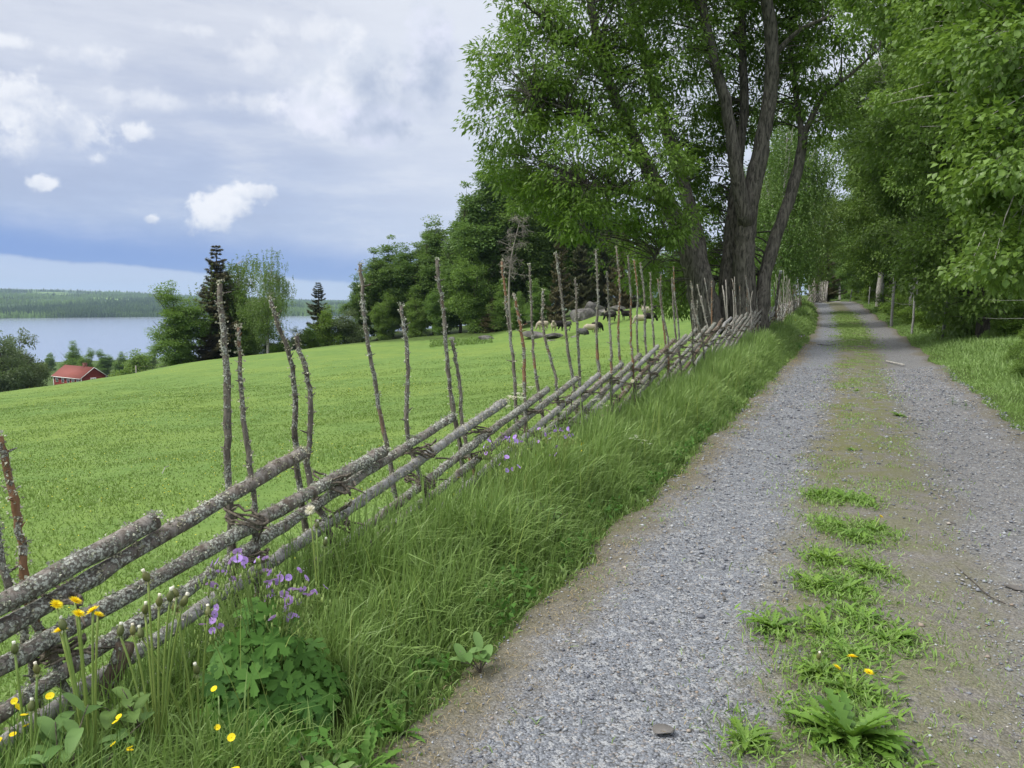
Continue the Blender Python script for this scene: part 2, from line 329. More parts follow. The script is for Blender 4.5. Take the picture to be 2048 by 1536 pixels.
def bark(name, a, b, lich=.0, orange=0., sc=1., cracks=True, lcol=(.52, .54, .48)):
    m, t = mat(name); tc = t.n('ShaderNodeTexCoord', out=3); at = t.n('ShaderNodeAttribute', attribute_name='rnd', out=2)
    v = t.n('ShaderNodeMapping', {'Vector': tc, 'Scale': (6 * sc, 6 * sc, 1.2 * sc)})
    n1 = t.noise(v, 5, 6, .65, .6); n2 = t.noise(tc, 3.2 * sc, 3)
    col = t.mix(t.ss(n1, .32, .68), (*a, 1), (*b, 1)); bump = n1
    if orange:
        on = t.noise(t.n('ShaderNodeMapping', {'Vector': tc, 'Scale': (2, 2, .9)}), 1.6, 3)
        col = t.mix(t.m('MULTIPLY', t.ss(t.m('ADD', on, t.m('MULTIPLY', at, .16)), .62, .70), orange), col, (.25, .125, .06, 1))
    if lich:
        v1 = t.n('ShaderNodeTexVoronoi', {'Vector': tc, 'Scale': 30. * sc, 'Randomness': 1.}, out=0)
        ln = t.noise(tc, 18 * sc, 5, .7); lp = t.noise(tc, 7 * sc, 3, .6); lm = t.ss(t.m('ADD', t.m('ADD', t.m('MULTIPLY', ln, .75), t.m('MULTIPLY', lp, .75)), t.m('ADD', t.m('MULTIPLY', t.m('SUBTRACT', .5, n2), .9), t.m('MULTIPLY', v1, -.16))), .80 - .16 * lich, .86 - .16 * lich)
        vc = t.n('ShaderNodeTexVoronoi', {'Vector': t.n('ShaderNodeVectorMath', {0: tc, 1: t.n('ShaderNodeVectorMath', {0: t.noise(tc, 60 * sc, 3, .7, out=1), 'Scale': .02}, operation='SCALE')}, operation='ADD'), 'Scale': 75. * sc}, out=0)
        crk = t.ss(vc, .42, .62); lc = t.mix(t.noise(tc, 55 * sc, 4, .75), (*[x * .5 for x in lcol], 1), (*[x * 1.3 for x in lcol], 1)); lc = t.mix(t.m('MULTIPLY', crk, .8), lc, (*[x * .8 for x in a], 1)); lm = t.m('MULTIPLY', lm, t.m('SUBTRACT', 1., t.m('MULTIPLY', t.ss(t.noise(tc, 90 * sc, 3, .8), .5, .62), .7)))
        col = t.mix(lm, col, lc); bump = t.m('ADD', n1, t.m('MULTIPLY', lm, .7))
    fin(t, col, .9, bump, .8, .15, bd=.012); return m
MB = dict(
    rail=bark('lichen_log', (.10, .08, .065), (.30, .275, .25), lich=1.25),
    bare=bark('bare_grey_log', (.20, .19, .185), (.36, .355, .35), lich=.45),
    brownlog=bark('brown_bark_log', (.085, .06, .045), (.22, .17, .13), lich=.6),
    stake=bark('stake_bark', (.09, .078, .066), (.23, .205, .175), lich=.75, orange=.75, sc=1.6),
    darkstake=bark('dark_stake_bark', (.07, .06, .052), (.17, .15, .13), lich=.5, sc=1.6),
    pale=bark('weathered_stake', (.22, .20, .18), (.40, .37, .33), lich=.3, sc=1.5),
    withy=bark('withy_bark', (.07, .06, .05), (.22, .19, .15), sc=3),
    tree=bark('furrowed_bark', (.034, .032, .028), (.165, .150, .128), lich=.0, sc=.55, lcol=(.26, .25, .2)),
    limb=bark('limb_bark', (.04, .035, .03), (.12, .105, .09), sc=1.),
    birch=bark('birch_bark', (.20, .19, .175), (.52, .50, .46), sc=.8),
    dead=bark('dead_wood', (.16, .14, .125), (.32, .29, .26), sc=1.),
    post=bark('fence_post_wood', (.15, .15, .14), (.33, .33, .32), sc=2.),
)
# ------------------------------------------------------------------ ground
def make_ground():
    azs = np.concatenate([np.linspace(-180, -48, 45)[:-1], np.linspace(-48, 44, 620), np.linspace(44, 180, 45)[1:-1]])
    rs = np.concatenate([[.01, .5, 1.0, 1.4], np.geomspace(1.8, 300, 430), np.geomspace(304, 2300, 60), np.linspace(2330, 2600, 30), np.geomspace(2640, 14000, 90)])
    A, Rr = np.meshgrid(np.radians(azs), rs); x = Rr * np.sin(A); y = Rr * np.cos(A); z = H(x, y)
    l = lat(x, y); onroad = (1 - sstep(np.abs(l), HW - .25, HW + .05)) * (y > -30) * (y < 118)
    z = z - .07 * onroad
    n, m = x.shape; i = np.arange(n - 1)[:, None] * m; j = np.arange(m)[None]; j2 = (j + 1) % m
    F = np.stack([i + j, i + j2, i + m + j2, i + m + j], -1).reshape(-1, 4)
    # field(1) / verge & woodland floor(0)
    fen = (Xf(np.clip(y, -40, 70)) - x) * .914
    fld = sstep(fen, .0, .5); rad = Rr
    wood = sstep(x - (-70 + .0 * y), 0, 8) * sstep(y, 97, 103)
    fld = fld * (1 - wood) * (1 - sstep(y - (92 + .12 * x), 0, 5)) * (1 - sstep(rad, 118, 135))
    g = G(); g.add(np.stack([x, y, z], -1).reshape(-1, 3), F, fld.ravel())
    me = g.mesh('ground', ground_mat(), True); o = bpy.data.objects.new('ground', me); C.objects.link(o)
    return tag(o, kind='structure')
def ground_mat():
    m, t = mat('ground'); geo = t.n('ShaderNodeNewGeometry', out=0); at = t.n('ShaderNodeAttribute', attribute_name='rnd', out=2)
    n0 = t.noise(geo, .12, 4, .6); n1 = t.noise(geo, .9, 5, .65); n2 = t.noise(geo, 14, 5, .7); n3 = t.noise(t.n('ShaderNodeMapping', {'Vector': geo, 'Scale': (1, .35, 1)}), 3.2, 4, .7)
    f = t.mix(t.ss(n1, .35, .65), c3(.115, .195, .048), c3(.155, .24, .06))
    f = t.mix(t.m('MULTIPLY', t.ss(n0, .44, .62), .4), f, c3(.20, .265, .055))
    f = t.mix(t.m('MULTIPLY', t.ss(n3, .5, .72), .25), f, c3(.10, .165, .035))
    f = t.mix(t.m('MULTIPLY', t.ss(n2, .56, .74), .45), f, c3(.25, .30, .08))
    wd_ = t.mix(t.ss(n1, .4, .65), c3(.055, .085, .022), c3(.085, .14, .03)); wd_ = t.mix(t.m('MULTIPLY', t.ss(n2, .55, .7), .6), wd_, c3(.10, .07, .04))
    # far woods & clearings across the lake
    r = t.n('ShaderNodeVectorMath', {0: geo}, out=1, operation='LENGTH')
    fn = t.noise(geo, .0022, 5, .6); fo = t.mix(t.ss(t.noise(geo, .02, 3), .35, .65), c3(.032, .062, .026), c3(.06, .11, .04))
    fo = t.mix(t.ss(fn, .52, .57), fo, c3(.20, .30, .08))
    c = t.mix(at, wd_, f); c = t.mix(t.ss(r, 1500., 2200.), c, fo)
    fin(t, c, .9, t.m('ADD', n2, n3), .5, .1, bd=.03); return m
make_ground()
# lake
g = G(); g.add([[-9000, 500, LAKE], [1500, 500, LAKE], [1500, 9000, LAKE], [-9000, 9000, LAKE]], np.array([[0, 1, 2, 3]]))
m, t = mat('lake_water'); geo = t.n('ShaderNodeNewGeometry', out=0)
fin(t, c3(.26, .30, .38), .14, t.noise(t.n('ShaderNodeMapping', {'Vector': geo, 'Scale': (.3, 1, 1)}), .05, 4, .6), .1, .8, bd=1.0)
tag(g.build('lake_water', m), kind='structure')
# gravel road
def make_road():
    ys = np.concatenate([np.arange(-28, 1.5, .5), np.geomspace(1.6, 118, 900)]); us = np.linspace(-1.95, 1.95, 79)
    U, Yv = np.meshgrid(us, ys)
    edge = HW + .10 * vnoise(Yv, U * 0, .7, 21) + .07 * vnoise(Yv, U * 0, .23, 22)
    x = Xc(Yv) + U / .914; z = H(x, Yv)
    rut = -.022 * (np.exp(-((U + .85) / .42) ** 2) + np.exp(-((U - .95) / .42) ** 2)) + .018 * np.exp(-(U / .4) ** 2)
    z = z + .012 + rut + .006 * vnoise(x, Yv, .25, 5) + .004 * vnoise(x, Yv, .09, 6) - .12 * sstep(np.abs(U), edge - .1, edge + .15)
    n, m_ = x.shape; i = np.arange(n - 1)[:, None] * m_; j = np.arange(m_ - 1)[None]
    F = np.stack([i + j, i + j + 1, i + m_ + j + 1, i + m_ + j], -1).reshape(-1, 4)
    g = G(); g.add(np.stack([x, Yv, z], -1).reshape(-1, 3), F, U.ravel())
    o = g.build('gravel_road', road_mat(), smooth=True); tag(o, kind='structure')
def road_mat():
    m, t = mat('gravel_road'); geo = t.n('ShaderNodeNewGeometry', out=0); u = t.n('ShaderNodeAttribute', attribute_name='rnd', out=2)
    nb = t.noise(geo, .9, 5, .65); nm = t.noise(geo, 4, 5, .65); nf = t.noise(geo, 60, 3, .7)
    u2 = t.m('ADD', u, t.m('MULTIPLY', t.m('SUBTRACT', nb, .5), .9)); u2 = t.m('ADD', u2, t.m('MULTIPLY', t.m('SUBTRACT', nm, .5), .5))
    vor = t.n('ShaderNodeTexVoronoi', {'Vector': geo, 'Scale': 95., 'Randomness': 1.}, out=None)
    vor2 = t.n('ShaderNodeTexVoronoi', {'Vector': geo, 'Scale': 42., 'Randomness': 1.}, out=None)
    vs = t.n('ShaderNodeSeparateXYZ', {0: vor.outputs['Color']}, out=None).outputs; vs2 = t.n('ShaderNodeSeparateXYZ', {0: vor2.outputs['Color']}, out=None).outputs
    st = t.mix(vs[0], c3(.135, .145, .165), c3(.265, .285, .32)); st = t.mix(t.m('MULTIPLY', t.ss(vs2[1], .75, .8), .6), st, c3(.42, .43, .44))
    st = t.mix(t.m('MULTIPLY', t.ss(vs[2], .9, .95), .5), st, c3(.30, .24, .19))
    st = t.mix(t.ss(vor.outputs['Distance'], .5, .9), st, c3(.06, .06, .06))
    soil = t.mix(vs[1], c3(.095, .083, .067), c3(.215, .195, .165)); soil = t.mix(t.m('MULTIPLY', t.ss(nf, .5, .7), .5), soil, c3(.32, .28, .2))
    gm = t.m('ADD', t.m('MULTIPLY', t.ss(u2, -.35, -.8), 1.0), t.m('MULTIPLY', t.ss(u2, .35, .75), .55), clamp=True)
    gm = t.m('MULTIPLY', gm, t.m('SUBTRACT', 1., t.ss(t.m('ABSOLUTE', u2), 1.25, 1.6)))
    base = t.mix(t.m('ADD', t.m('MULTIPLY', gm, .72), .22), soil, st)
    moss = t.mix(nf, c3(.09, .105, .03), c3(.19, .19, .07))
    mm = t.m('MULTIPLY', t.m('SUBTRACT', 1., t.ss(t.m('ABSOLUTE', u2), .25, .75)), t.ss(t.m('ADD', nm, t.m('MULTIPLY', nb, .4)), .54, .80))
    yy = t.n('ShaderNodeSeparateXYZ', {0: geo}, out=None).outputs[1]
    mm = t.m('MULTIPLY', mm, t.m('ADD', .45, t.m('MULTIPLY', t.ss(yy, 5., 9.), .4)))
    base = t.mix(mm, base, moss)
    ed = t.m('MULTIPLY', t.ss(t.m('ABSOLUTE', u2), 1.4, 1.75), .6); base = t.mix(ed, base, t.mix(nf, c3(.10, .11, .035), c3(.15, .12, .07)))
    bump = t.m('ADD', t.m('MULTIPLY', t.m('SUBTRACT', 1., vor.outputs['Distance']), 1.), t.m('MULTIPLY', nf, .5))
    fin(t, base, .88, bump, .65, .25, bd=.012); return m
make_road()
# loose gravel: small stones lying on the road near the viewer
def make_gravel():
    n = 60000; Y = 1.7 + (rng.random(n) ** 1.7) * 16; u = rng.uniform(-1.7, 1.75, n)
    dens = np.where(np.abs(u + .05) < .42, .35, 1.0) * np.where(np.abs(u) > 1.45, .5, 1); k = rng.random(n) < dens; Y = Y[k]; u = u[k]; n = len(Y)
    x = Xc(Y) + u / .914; z = H(x, Y) + .012 - .02 * (np.exp(-((u + .85) / .42) ** 2) + np.exp(-((u - .95) / .42) ** 2)) + .016 * np.exp(-(u / .4) ** 2)
    s = np.exp(rng.normal(-5.3, .5, n)) * np.clip(.6 + Y / 9, .8, 2.0); s = np.minimum(s, .03)
    O = np.array([[1, 0, 0], [0, 1, 0], [-1, 0, 0], [0, -1, 0], [.1, .1, 1], [0, 0, -1.]])
    a = rng.uniform(0, 6.28, n); ca, sa = np.cos(a), np.sin(a); sc = np.stack([s, s * rng.uniform(.5, .9, n), s * rng.uniform(.3, .6, n)], 1)
    V = O[None] * sc[:, None] * rng.uniform(.7, 1.25, (n, 6, 1)); V = np.stack([V[..., 0] * ca[:, None] - V[..., 1] * sa[:, None], V[..., 0] * sa[:, None] + V[..., 1] * ca[:, None], V[..., 2]], -1)
    V += np.stack([x, Y, z + s * .2], -1)[:, None]
    T = np.array([[0, 1, 4], [1, 2, 4], [2, 3, 4], [3, 0, 4], [1, 0, 5], [2, 1, 5], [3, 2, 5], [0, 3, 5]])
    F = (np.arange(n)[:, None, None] * 6 + T[None]).reshape(-1, 3)
    m, t = mat('loose_stone'); a = t.n('ShaderNodeAttribute', attribute_name='rnd', out=2)
    col = t.ramp(a, [(0, (.08, .085, .10)), (.35, (.20, .21, .24)), (.7, (.32, .34, .37)), (.86, (.44, .45, .46)), (.93, (.25, .19, .14)), (1, (.52, .50, .47))])
    fin(t, col, .8, None, spec=.3)
    g = G(); g.add(V.reshape(-1, 3), F, np.repeat(rng.random(n), 6)); tag(g.build('loose_gravel', m), 'small grey stones scattered over the gravel road', 'gravel', kind='stuff')
make_gravel()
# ------------------------------------------------------------------ grass (uncountable)
def grass_obj(name, label, x, y, h, wd_, bend, m, dirs=None, rnd=None, cat='grass', dz=-.02):
    z = H(x, y) + dz; P = np.stack([x, y, z], 1); n = len(x)
    V, F = blades(P, hdir(n) if dirs is None else dirs, h, wd_, bend)
    g = G(); g.add(V, F, np.repeat(rng.random(n) if rnd is None else rnd, 7)); return tag(g.build(name, m), label, cat, kind='stuff')
def fac_near(Y, n): return rng.random(n)
# left verge, between road and fence
CRB = (ratio(545, 1200)[0] * 2.72, 2.72)
def verge_left():
    n = 200000; Y = 1.6 + (rng.random(n) ** 1.5) * 58; q = rng.random(n)
    x0 = Xf(Y) - .25 ; x1 = Xc(Y) - (HW - .12) / .914 + .1 * vnoise(Y, Y * 0, .8, 31) + .06 * vnoise(Y, Y * 0, .2, 32); x = x0 + (x1 - x0) * q
    # thin out to patches at the road edge
    k = rng.random(n) < np.clip(1.25 - np.maximum(0, q - .8) * 6, .05, 1) ; Y = Y[k]; x = x[k]; q = q[k]; n = len(Y)
    tall = sstep(q, 1.02, .55); cl = .5 + .5 * vnoise(x, Y, .35, 33)
    h = (.05 + (.50 + .16 * sstep(Y, 3.2, 4.2) * sstep(q, .75, .45)) * tall * (.55 + .6 * cl)) * rng.uniform(.55, 1.2, n); h *= np.where(q < .2, .85, 1)
    lean = unit(np.stack([.35 + .9 * rng.normal(size=n), -.2 + .9 * rng.normal(size=n), 0 * Y], 1))
    kk = np.hypot(x - CRB[0], Y - CRB[1]) > .27; x, Y, q, h, lean = x[kk], Y[kk], q[kk], h[kk], lean[kk]; cl = cl[kk]; n = len(x); wd_ = np.where(rng.random(n) < .15, 1.7, 1.) * np.clip(.0045 + .0006 * Y, .0055, .03) * rng.uniform(.6, 1.3, n)
    rr = np.clip(.1 + .65 * rng.random(n) ** 1.3 + .3 * cl, 0, 1)
    grass_obj('verge_grass', 'tall green grass growing between the pole fence and the gravel road', x, Y, h, wd_, rng.uniform(.08, 1.05, n) ** 1.2, MF['grass'], lean, rr)
verge_left()
def verge_right():
    n = 150000; Y = 5 + (rng.random(n) ** 1.4) * 60; q = rng.random(n) ** 1.1
    x = Xc(Y) + (HW - .05 + .10 * vnoise(Y, Y * 0, .9, 41)) / .914 + q * (4.5 + .06 * Y)
    cl = .5 + .5 * vnoise(x, Y, .5, 43); h = (.06 + .24 * sstep(q, 0, .2) * (.4 + .8 * cl)) * rng.uniform(.5, 1.2, n)
    grass_obj('roadside_grass', 'grass on the right bank of the road below the trees', x, Y, h, np.clip(.003 + .0006 * Y, .005, .035) * rng.uniform(.6, 1.3, n), rng.uniform(.2, 1.0, n), MF['grass'], None, np.clip(.3 + .5 * rng.random(n) + .2 * cl, 0, 1))
verge_right()
def field_grass():
    n = 400000; a = rng.uniform(-.72, .40, n); Y = 2.2 + (rng.random(n) ** 1.6) * 74; x = a * Y; k = x < Xf(Y) - .05; x = x[k]; Y = Y[k]; n = len(Y)
    cl = .5 + .5 * vnoise(x, Y, 1.3, 51); h = (.035 + .05 * cl) * rng.uniform(.5, 1.4, n) * (1 - sstep(Y, 30, 75) * .7)
    grass_obj('meadow_grass', 'short bright green pasture grass beyond the pole fence', x, Y, h, np.clip(.004 + .0009 * Y, .006, .045) * rng.uniform(.6, 1.3, n), rng.uniform(.2, 1.1, n), MF['fgrass'], None, np.clip(rng.random(n) * .5 + .4 * cl, 0, 1))
field_grass()
def strip_grass():
    # sparse short grass on the crown of the road and straw at its edges
    n = 52000; Y = 1.8 + (rng.random(n) ** 1.2) * 52; u = -.1 + rng.normal(size=n) * .33; x = Xc(Y) + u / .914
    k = (vnoise(x, Y, .45, 61) + .5 * vnoise(x, Y, .16, 62) > np.where(Y < 6.5, .0, .22) - .7 * sstep(Y, 22, 30) + rng.normal(size=n) * .12); x = x[k]; Y = Y[k]; n = len(Y)
    grass_obj('road_strip_grass', 'short grass growing along the middle of the gravel road', x, Y, rng.uniform(.012, .04, n) * (1 + .6 * sstep(Y, 20, 30)), np.clip(.0022 + .0007 * Y, .004, .035), rng.uniform(.4, 1.2, n), MF['grass'], None, np.clip(.5 + .5 * rng.random(n), 0, 1), dz=.022)
    n = 9000; Y = 1.8 + (rng.random(n) ** 1.6) * 26; sd_ = rng.random(n) < .65; u = np.where(sd_, -1.55 + rng.normal(size=n) * .14, -.35 + rng.normal(size=n) * .25); x = Xc(Y) + u / .914
    grass_obj('dry_straw', 'pale dry grass stalks lying along the edge of the gravel', x, Y, rng.uniform(.01, .035, n), np.clip(.002 + .0005 * Y, .003, .02), rng.uniform(1.2, 2.2, n), MF['dry'], cat='straw', dz=.01)
strip_grass()

def verge_weeds():
    n = 26000; Y = 1.7 + rng.random(n) ** 1.5 * 12; q = rng.random(n); x = Xf(Y) - .15 + (Xc(Y) - 1.75 - Xf(Y)) * q; cl = vnoise(x, Y, .22, 35) + .5 * vnoise(x, Y, .08, 36); k = cl > .12; x, Y, cl = x[k], Y[k], cl[k]; n = len(x)
    P = np.stack([x, Y, H(x, Y) + rng.random(n) * (.06 + .16 * np.clip(cl, 0, 1))], 1)
    V, F = leaves(P, rdir(n) * .8 + [0, -.2, .2], rdir(n) * .5 + [0, -.3, 1.], rng.uniform(.02, .06, n), rng.uniform(.012, .03, n), .2); g = G(); g.add(V, F, np.repeat(np.clip(.15 + .8 * rng.random(n), 0, 1), 4))
    tag(g.build('verge_weeds', MF['crane']), 'mixed dark leafy weeds among the tall grass of the verge', 'weeds', kind='stuff')
    n = 7000; Y = 1.7 + rng.random(n) ** 1.3 * 14; x = Xc(Y) - 1.72 + rng.normal(size=n) * .13; k = vnoise(x, Y, .3, 37) > 0; x, Y = x[k], Y[k]
    grass_obj('edge_grass', 'thin tufts of grass creeping from the verge onto the gravel', x, Y, rng.uniform(.02, .08, len(x)), .003 + .0006 * Y, rng.uniform(.5, 1.5, len(x)), MF['grass'])
verge_weeds()

n = 420; Y = 2.2 + rng.random(n) * 12; q = rng.uniform(.1, .75, n); x = Xf(Y) + (Xc(Y) - 1.7 - Xf(Y)) * q
grass_obj('seed_stalks', 'pale flowering grass stalks standing above the verge', x, Y, rng.uniform(.5, .72, n), .003 + .0004 * Y, rng.uniform(.05, .5, n), MF['stem'])
x_ = (rng.uniform(860, 985, 2600) - 1024) / 1538; Y = rng.uniform(82, 93, 2600)
grass_obj('nettle_patch', 'dark weedy growth at the foot of the wood', x_ * Y, Y, rng.uniform(.1, .38, 2600) * (rng.random(2600) < .45), .12, rng.uniform(.2, .9, 2600), MF['grove'], cat='weeds')
# ------------------------------------------------------------------ round-pole fence (rails slope up between paired stakes)
lich_m = foliage('lichen_tuft', (.28, .30, .24), (.50, .52, .42), trans=.05, rough=.9, spec=.1)
def lumpy(ctrl, n, r0, r1, seg, rough, g=rng, knots=0, stubs=0, lichen=0, wob=.006, rv=.5, lsz=.011):
    P = spline(ctrl, n); P = P + g.normal(size=P.shape) * wob * (np.linspace(0, 1, n)[:, None] > .02)
    r = np.linspace(r0, r1, n) * (1 + .05 * g.normal(size=n))
    for _ in range(knots):
        k = g.integers(1, n - 1); r[k] *= g.uniform(1.06, 1.18)
    gg = G(); V, F = tube(P, r, seg, rough, g=g); gg.add(V, F, rv)
    for _ in range(stubs):
        k = g.integers(n // 6, n - 1); d_ = rdir(1, g)[0]; d_[2] = abs(d_[2]) * .5 + .2; L = g.uniform(.02, .07)
        V, F = tube([P[k], P[k] + d_ * L * .6, P[k] + d_ * L], [r[k] * .45, r[k] * .3, r[k] * .12], 5, 0, g=g); gg.add(V, F, rv)
    if lichen:
        k = np.clip((g.beta(1.6, 1.1, lichen) * n).astype(int), 0, n - 1); d_ = rdir(lichen, g); d_[:, 2] = np.abs(d_[:, 2]) * .8 + .05; d_ = unit(d_)
        p = P[k] + d_ * r[k][:, None] * .95 + g.normal(size=(lichen, 3)) * .006
        s = g.uniform(.5, 1.4, lichen) * lsz
        V, F = leaves(p, d_ + rdir(lichen, g) * .9, rdir(lichen, g), s, s * .9, .3, g); gg.add(V, F, np.repeat(g.random(lichen), 4), 1)
    return gg
fence = empty('round_pole_fence', (0, 0, 0)); tag(fence, 'weathered round-pole fence with sloping rails and paired stakes, left of the gravel road', 'fence')
e_al = np.array([.41, .912, 0]); e_pp = np.array([-.912, .41, 0])     # along / across (field side)
known = [(2.68, (-14, 1010), (-3, 872)), (3.55, (438, 570), (476, 657)), (4.15, (541, 600), (592, 672)), (5.0, (720, 528), (802, 612)), (5.78, (873, 520), (904, 680)),
         (6.72, (1003, 522), (1027, 590)), (7.4, (1059, 530), (1086, 580)), (8.05, (1112, 505), (1150, 560)), (8.95, (1191, 500), (1214, 545)), (9.8, (1232, 495), (1256, 512)),
         (10.7, (1268, 520), (1281, 528)), (11.6, (1300, 545), (1322, 550))]
Ysp = [k[0] for k in known]
while Ysp[-1] < 59: Ysp.append(Ysp[-1] + .86 + .012 * Ysp[-1] * .5 + random.uniform(-.08, .08))
nst = 0; NP = len(Ysp); rails_Y = []
def fz(Y): return hz(float(Xf(Y)), Y)
for i, Y in enumerate(Ysp):
    b0 = np.array([float(Xf(Y)), Y, fz(Y)])
    for side in (1, -1):
        if nst >= 98: break
        dist = i > 16
        base = b0 + e_pp * side * .085 + e_al * rng.uniform(-.04, .04) - np.array([0, 0, .12])
        if i < len(known):
            top = PX(*known[i][1 if side == 1 else 2], Y + rng.uniform(-.05, .12))
        else:
            h = (rng.uniform(1.9, 2.4) if side == 1 else rng.uniform(1.6, 2.2)) + max(0, Y - 18) * .022
            top = base + np.array([-.20 + .12 * rng.normal(), -.05 + .1 * rng.normal(), h])
        ln = np.linalg.norm(top - base)
        mid = [base + (top - base) * f + np.append(rng.normal(size=2) * (.022 if i < 20 else .03), 0) for f in (.3, .55, .8)]
        r0 = rng.uniform(.016, .020) * (1.08 if side == -1 else 1.1); r1 = rng.uniform(.008, .012)
        lm = MB['stake']
        if i in (2,): lm = MB['darkstake']
        if i > 14: lm = MB['pale'] if rng.random() < .55 else MB['stake']
        gg = lumpy([base, *mid, top], 34 if not dist else 10, r0, r1, 10 if not dist else 6, .05, knots=7 if not dist else 2, stubs=14 if not dist else 3,
                   lichen=(520 if i < 12 else 200) if not dist else 40, wob=.003, rv=rng.random())
        gg.build('stake', [lm, lich_m], fence, smooth=True); nst += 1
    rails_Y.append(Y)
# rails: each top end just past its pair, sloping down towards the viewer
SL = .19
def Tz(Y): return np.interp(Y, [2.5, 3.1, 4, 5.5, 7, 8.7, 9.6, 14.2, 21, 40, 58], [.66, .69, .74, .76, .77, .80, .86, 1.10, 1.30, 1.62, 2.0])
first = [Ysp[0] - .85 * k for k in range(1, 1)]
ends = [1.72, 3.08] + [None] * 0
nr = 0
endlist = [(3.08, 'rail', .033)] + [(Ysp[i] + e, mk, r) for i, (e, mk, r) in enumerate([(0, 0, 0), (.39, 'rail', .031), (.46, 'rail', .031), (.44, 'rail', .029), (.47, 'bare', .031), (.40, 'rail', .030)]) if i > 0]
for i in range(6, NP): endlist.append((Ysp[i] + rng.uniform(.3, .5), rng.choice(['rail', 'rail', 'bare', 'brownlog']), rng.uniform(.027, .034)))
endlist = endlist[:98]
for i, (Ye, mk, r) in enumerate(endlist):
    fy = fz(Ye); j0 = rng.uniform(-.02, .02); sl_ = [.21, .225, .155, .19, .18, .185][i] if i < 6 else SL; zt0 = [.70, .81, .69, .77, .77, .77][i] if i < 6 else float(Tz(Ye)) + j0
    Lh = rng.uniform(5.0, 5.9) if i < 5 else rng.uniform(5.0, 5.6)
    pts = []
    for f in (0, .2, .4, .6, .8, 1):
        Y = Ye - Lh * (1 - f); zz = (0 if i < 6 else .35) * (float(Tz(Y)) - float(Tz(Ye))) + zt0 - (Ye - Y) * sl_
        pts.append([float(Xf(Y)) + rng.normal() * .008, Y, max(zz, fz(max(Y, 1.)) + .02)])
    near = i < 16
    gg = lumpy(pts, 60 if near else 18, r * .93, r * 1.12 if i < 3 else r * 1.04, 14 if near else 7, .035, knots=3 if near else 1, stubs=8 if near else 3,
               lichen=(4200 if i < 5 else 1500) if near else 90, wob=.0022 if near else .01, rv=rng.random() * .3)
    gg.build('rail', [MB[mk], lich_m], fence, smooth=True); nr += 1
# withy bindings round each pair
for i, Y in enumerate(Ysp[:46]):
    b0 = np.array([float(Xf(Y)), Y, fz(Y)])
    gg = G()
    for zz in ((float(Tz(Y)) - b0[2] - .36, float(Tz(Y)) - b0[2] - .16) if i < 18 else (.7,)):
        for q in range(3 if i < 18 else 2):
            th = np.linspace(0, 2 * math.pi * 1.02, 22 if i < 18 else 10); a = .112 + .008 * q; b = .036 + .01 * rng.random()
            tilt = rng.normal() * .035
            loop = b0[None] + e_pp[None] * np.cos(th)[:, None] * a + e_al[None] * np.sin(th)[:, None] * b + np.array([0, 0, 1])[None] * (zz + .018 * q + tilt * np.cos(th) + .006 * rng.normal(size=len(th)))[:, None]
            V, F = tube(loop, .0062 if i < 18 else .009, 6); gg.add(V, F, rng.random())
        for q in range(3 if i < 18 else 0):
            s0 = b0 + e_pp * rng.uniform(-.16, -.09) + np.array([0, 0, zz + rng.uniform(-.02, .05)]); d_ = rdir(1)[0] * np.array([1, 1, .5])
            V, F = tube([s0, s0 + d_ * .06, s0 + d_ * .13 + np.array([0, 0, -.01])], [.007, .006, .003], 5); gg.add(V, F, rng.random())
    gg.build('binding', MB['withy'], fence)
# broken stub leaning in the fence near the viewer
gg = lumpy([[*(np.array([float(Xf(2.75)), 2.75]) - e_pp[:2] * .02), fz(2.75) + .12], [*(np.array([float(Xf(2.85)), 2.85]) - e_pp[:2] * .1), fz(2.8) + .47]], 10, .032, .034, 12, .03)
gg.build('rail', MB['brownlog'], fence, smooth=True)
# second fence, beyond the crest
f2 = empty('stake_fence', (0, 0, 0)); tag(f2, 'distant pale stake fence beyond the crest of the road, on its left', 'fence')
for k in range(46):
    Y = 67 + k * .74; x = float(np.interp(Y, [66, 74, 86, 100], [25.2, 29.4, 35.0, 40.6])); z = hz(x, Y) - .1
    gg = G(); V, F = tube([[x, Y, z], [x + rng.normal() * .06, Y, z + 1.1], [x + rng.normal() * .1 - .05, Y, z + rng.uniform(2.0, 2.5)]], [.035, .03, .018], 6, .06); gg.add(V, F, rng.random())
    gg.build('stake', MB['pale'], f2)
for k in range(18):
    Y = 70 + k * 1.8; xf_ = lambda q: float(np.interp(q, [60, 66, 74, 86, 100], [22, 25.2, 29.4, 35.0, 40.6])); gg = G()
    V, F = tube([[xf_(Y - 5), Y - 5, hz(xf_(Y - 5), Y - 5) + .1], [xf_(Y), Y, hz(xf_(Y), Y) + 1.05]], .05, 6, .05); gg.add(V, F, rng.random()); gg.build('rail', MB['pale'], f2)
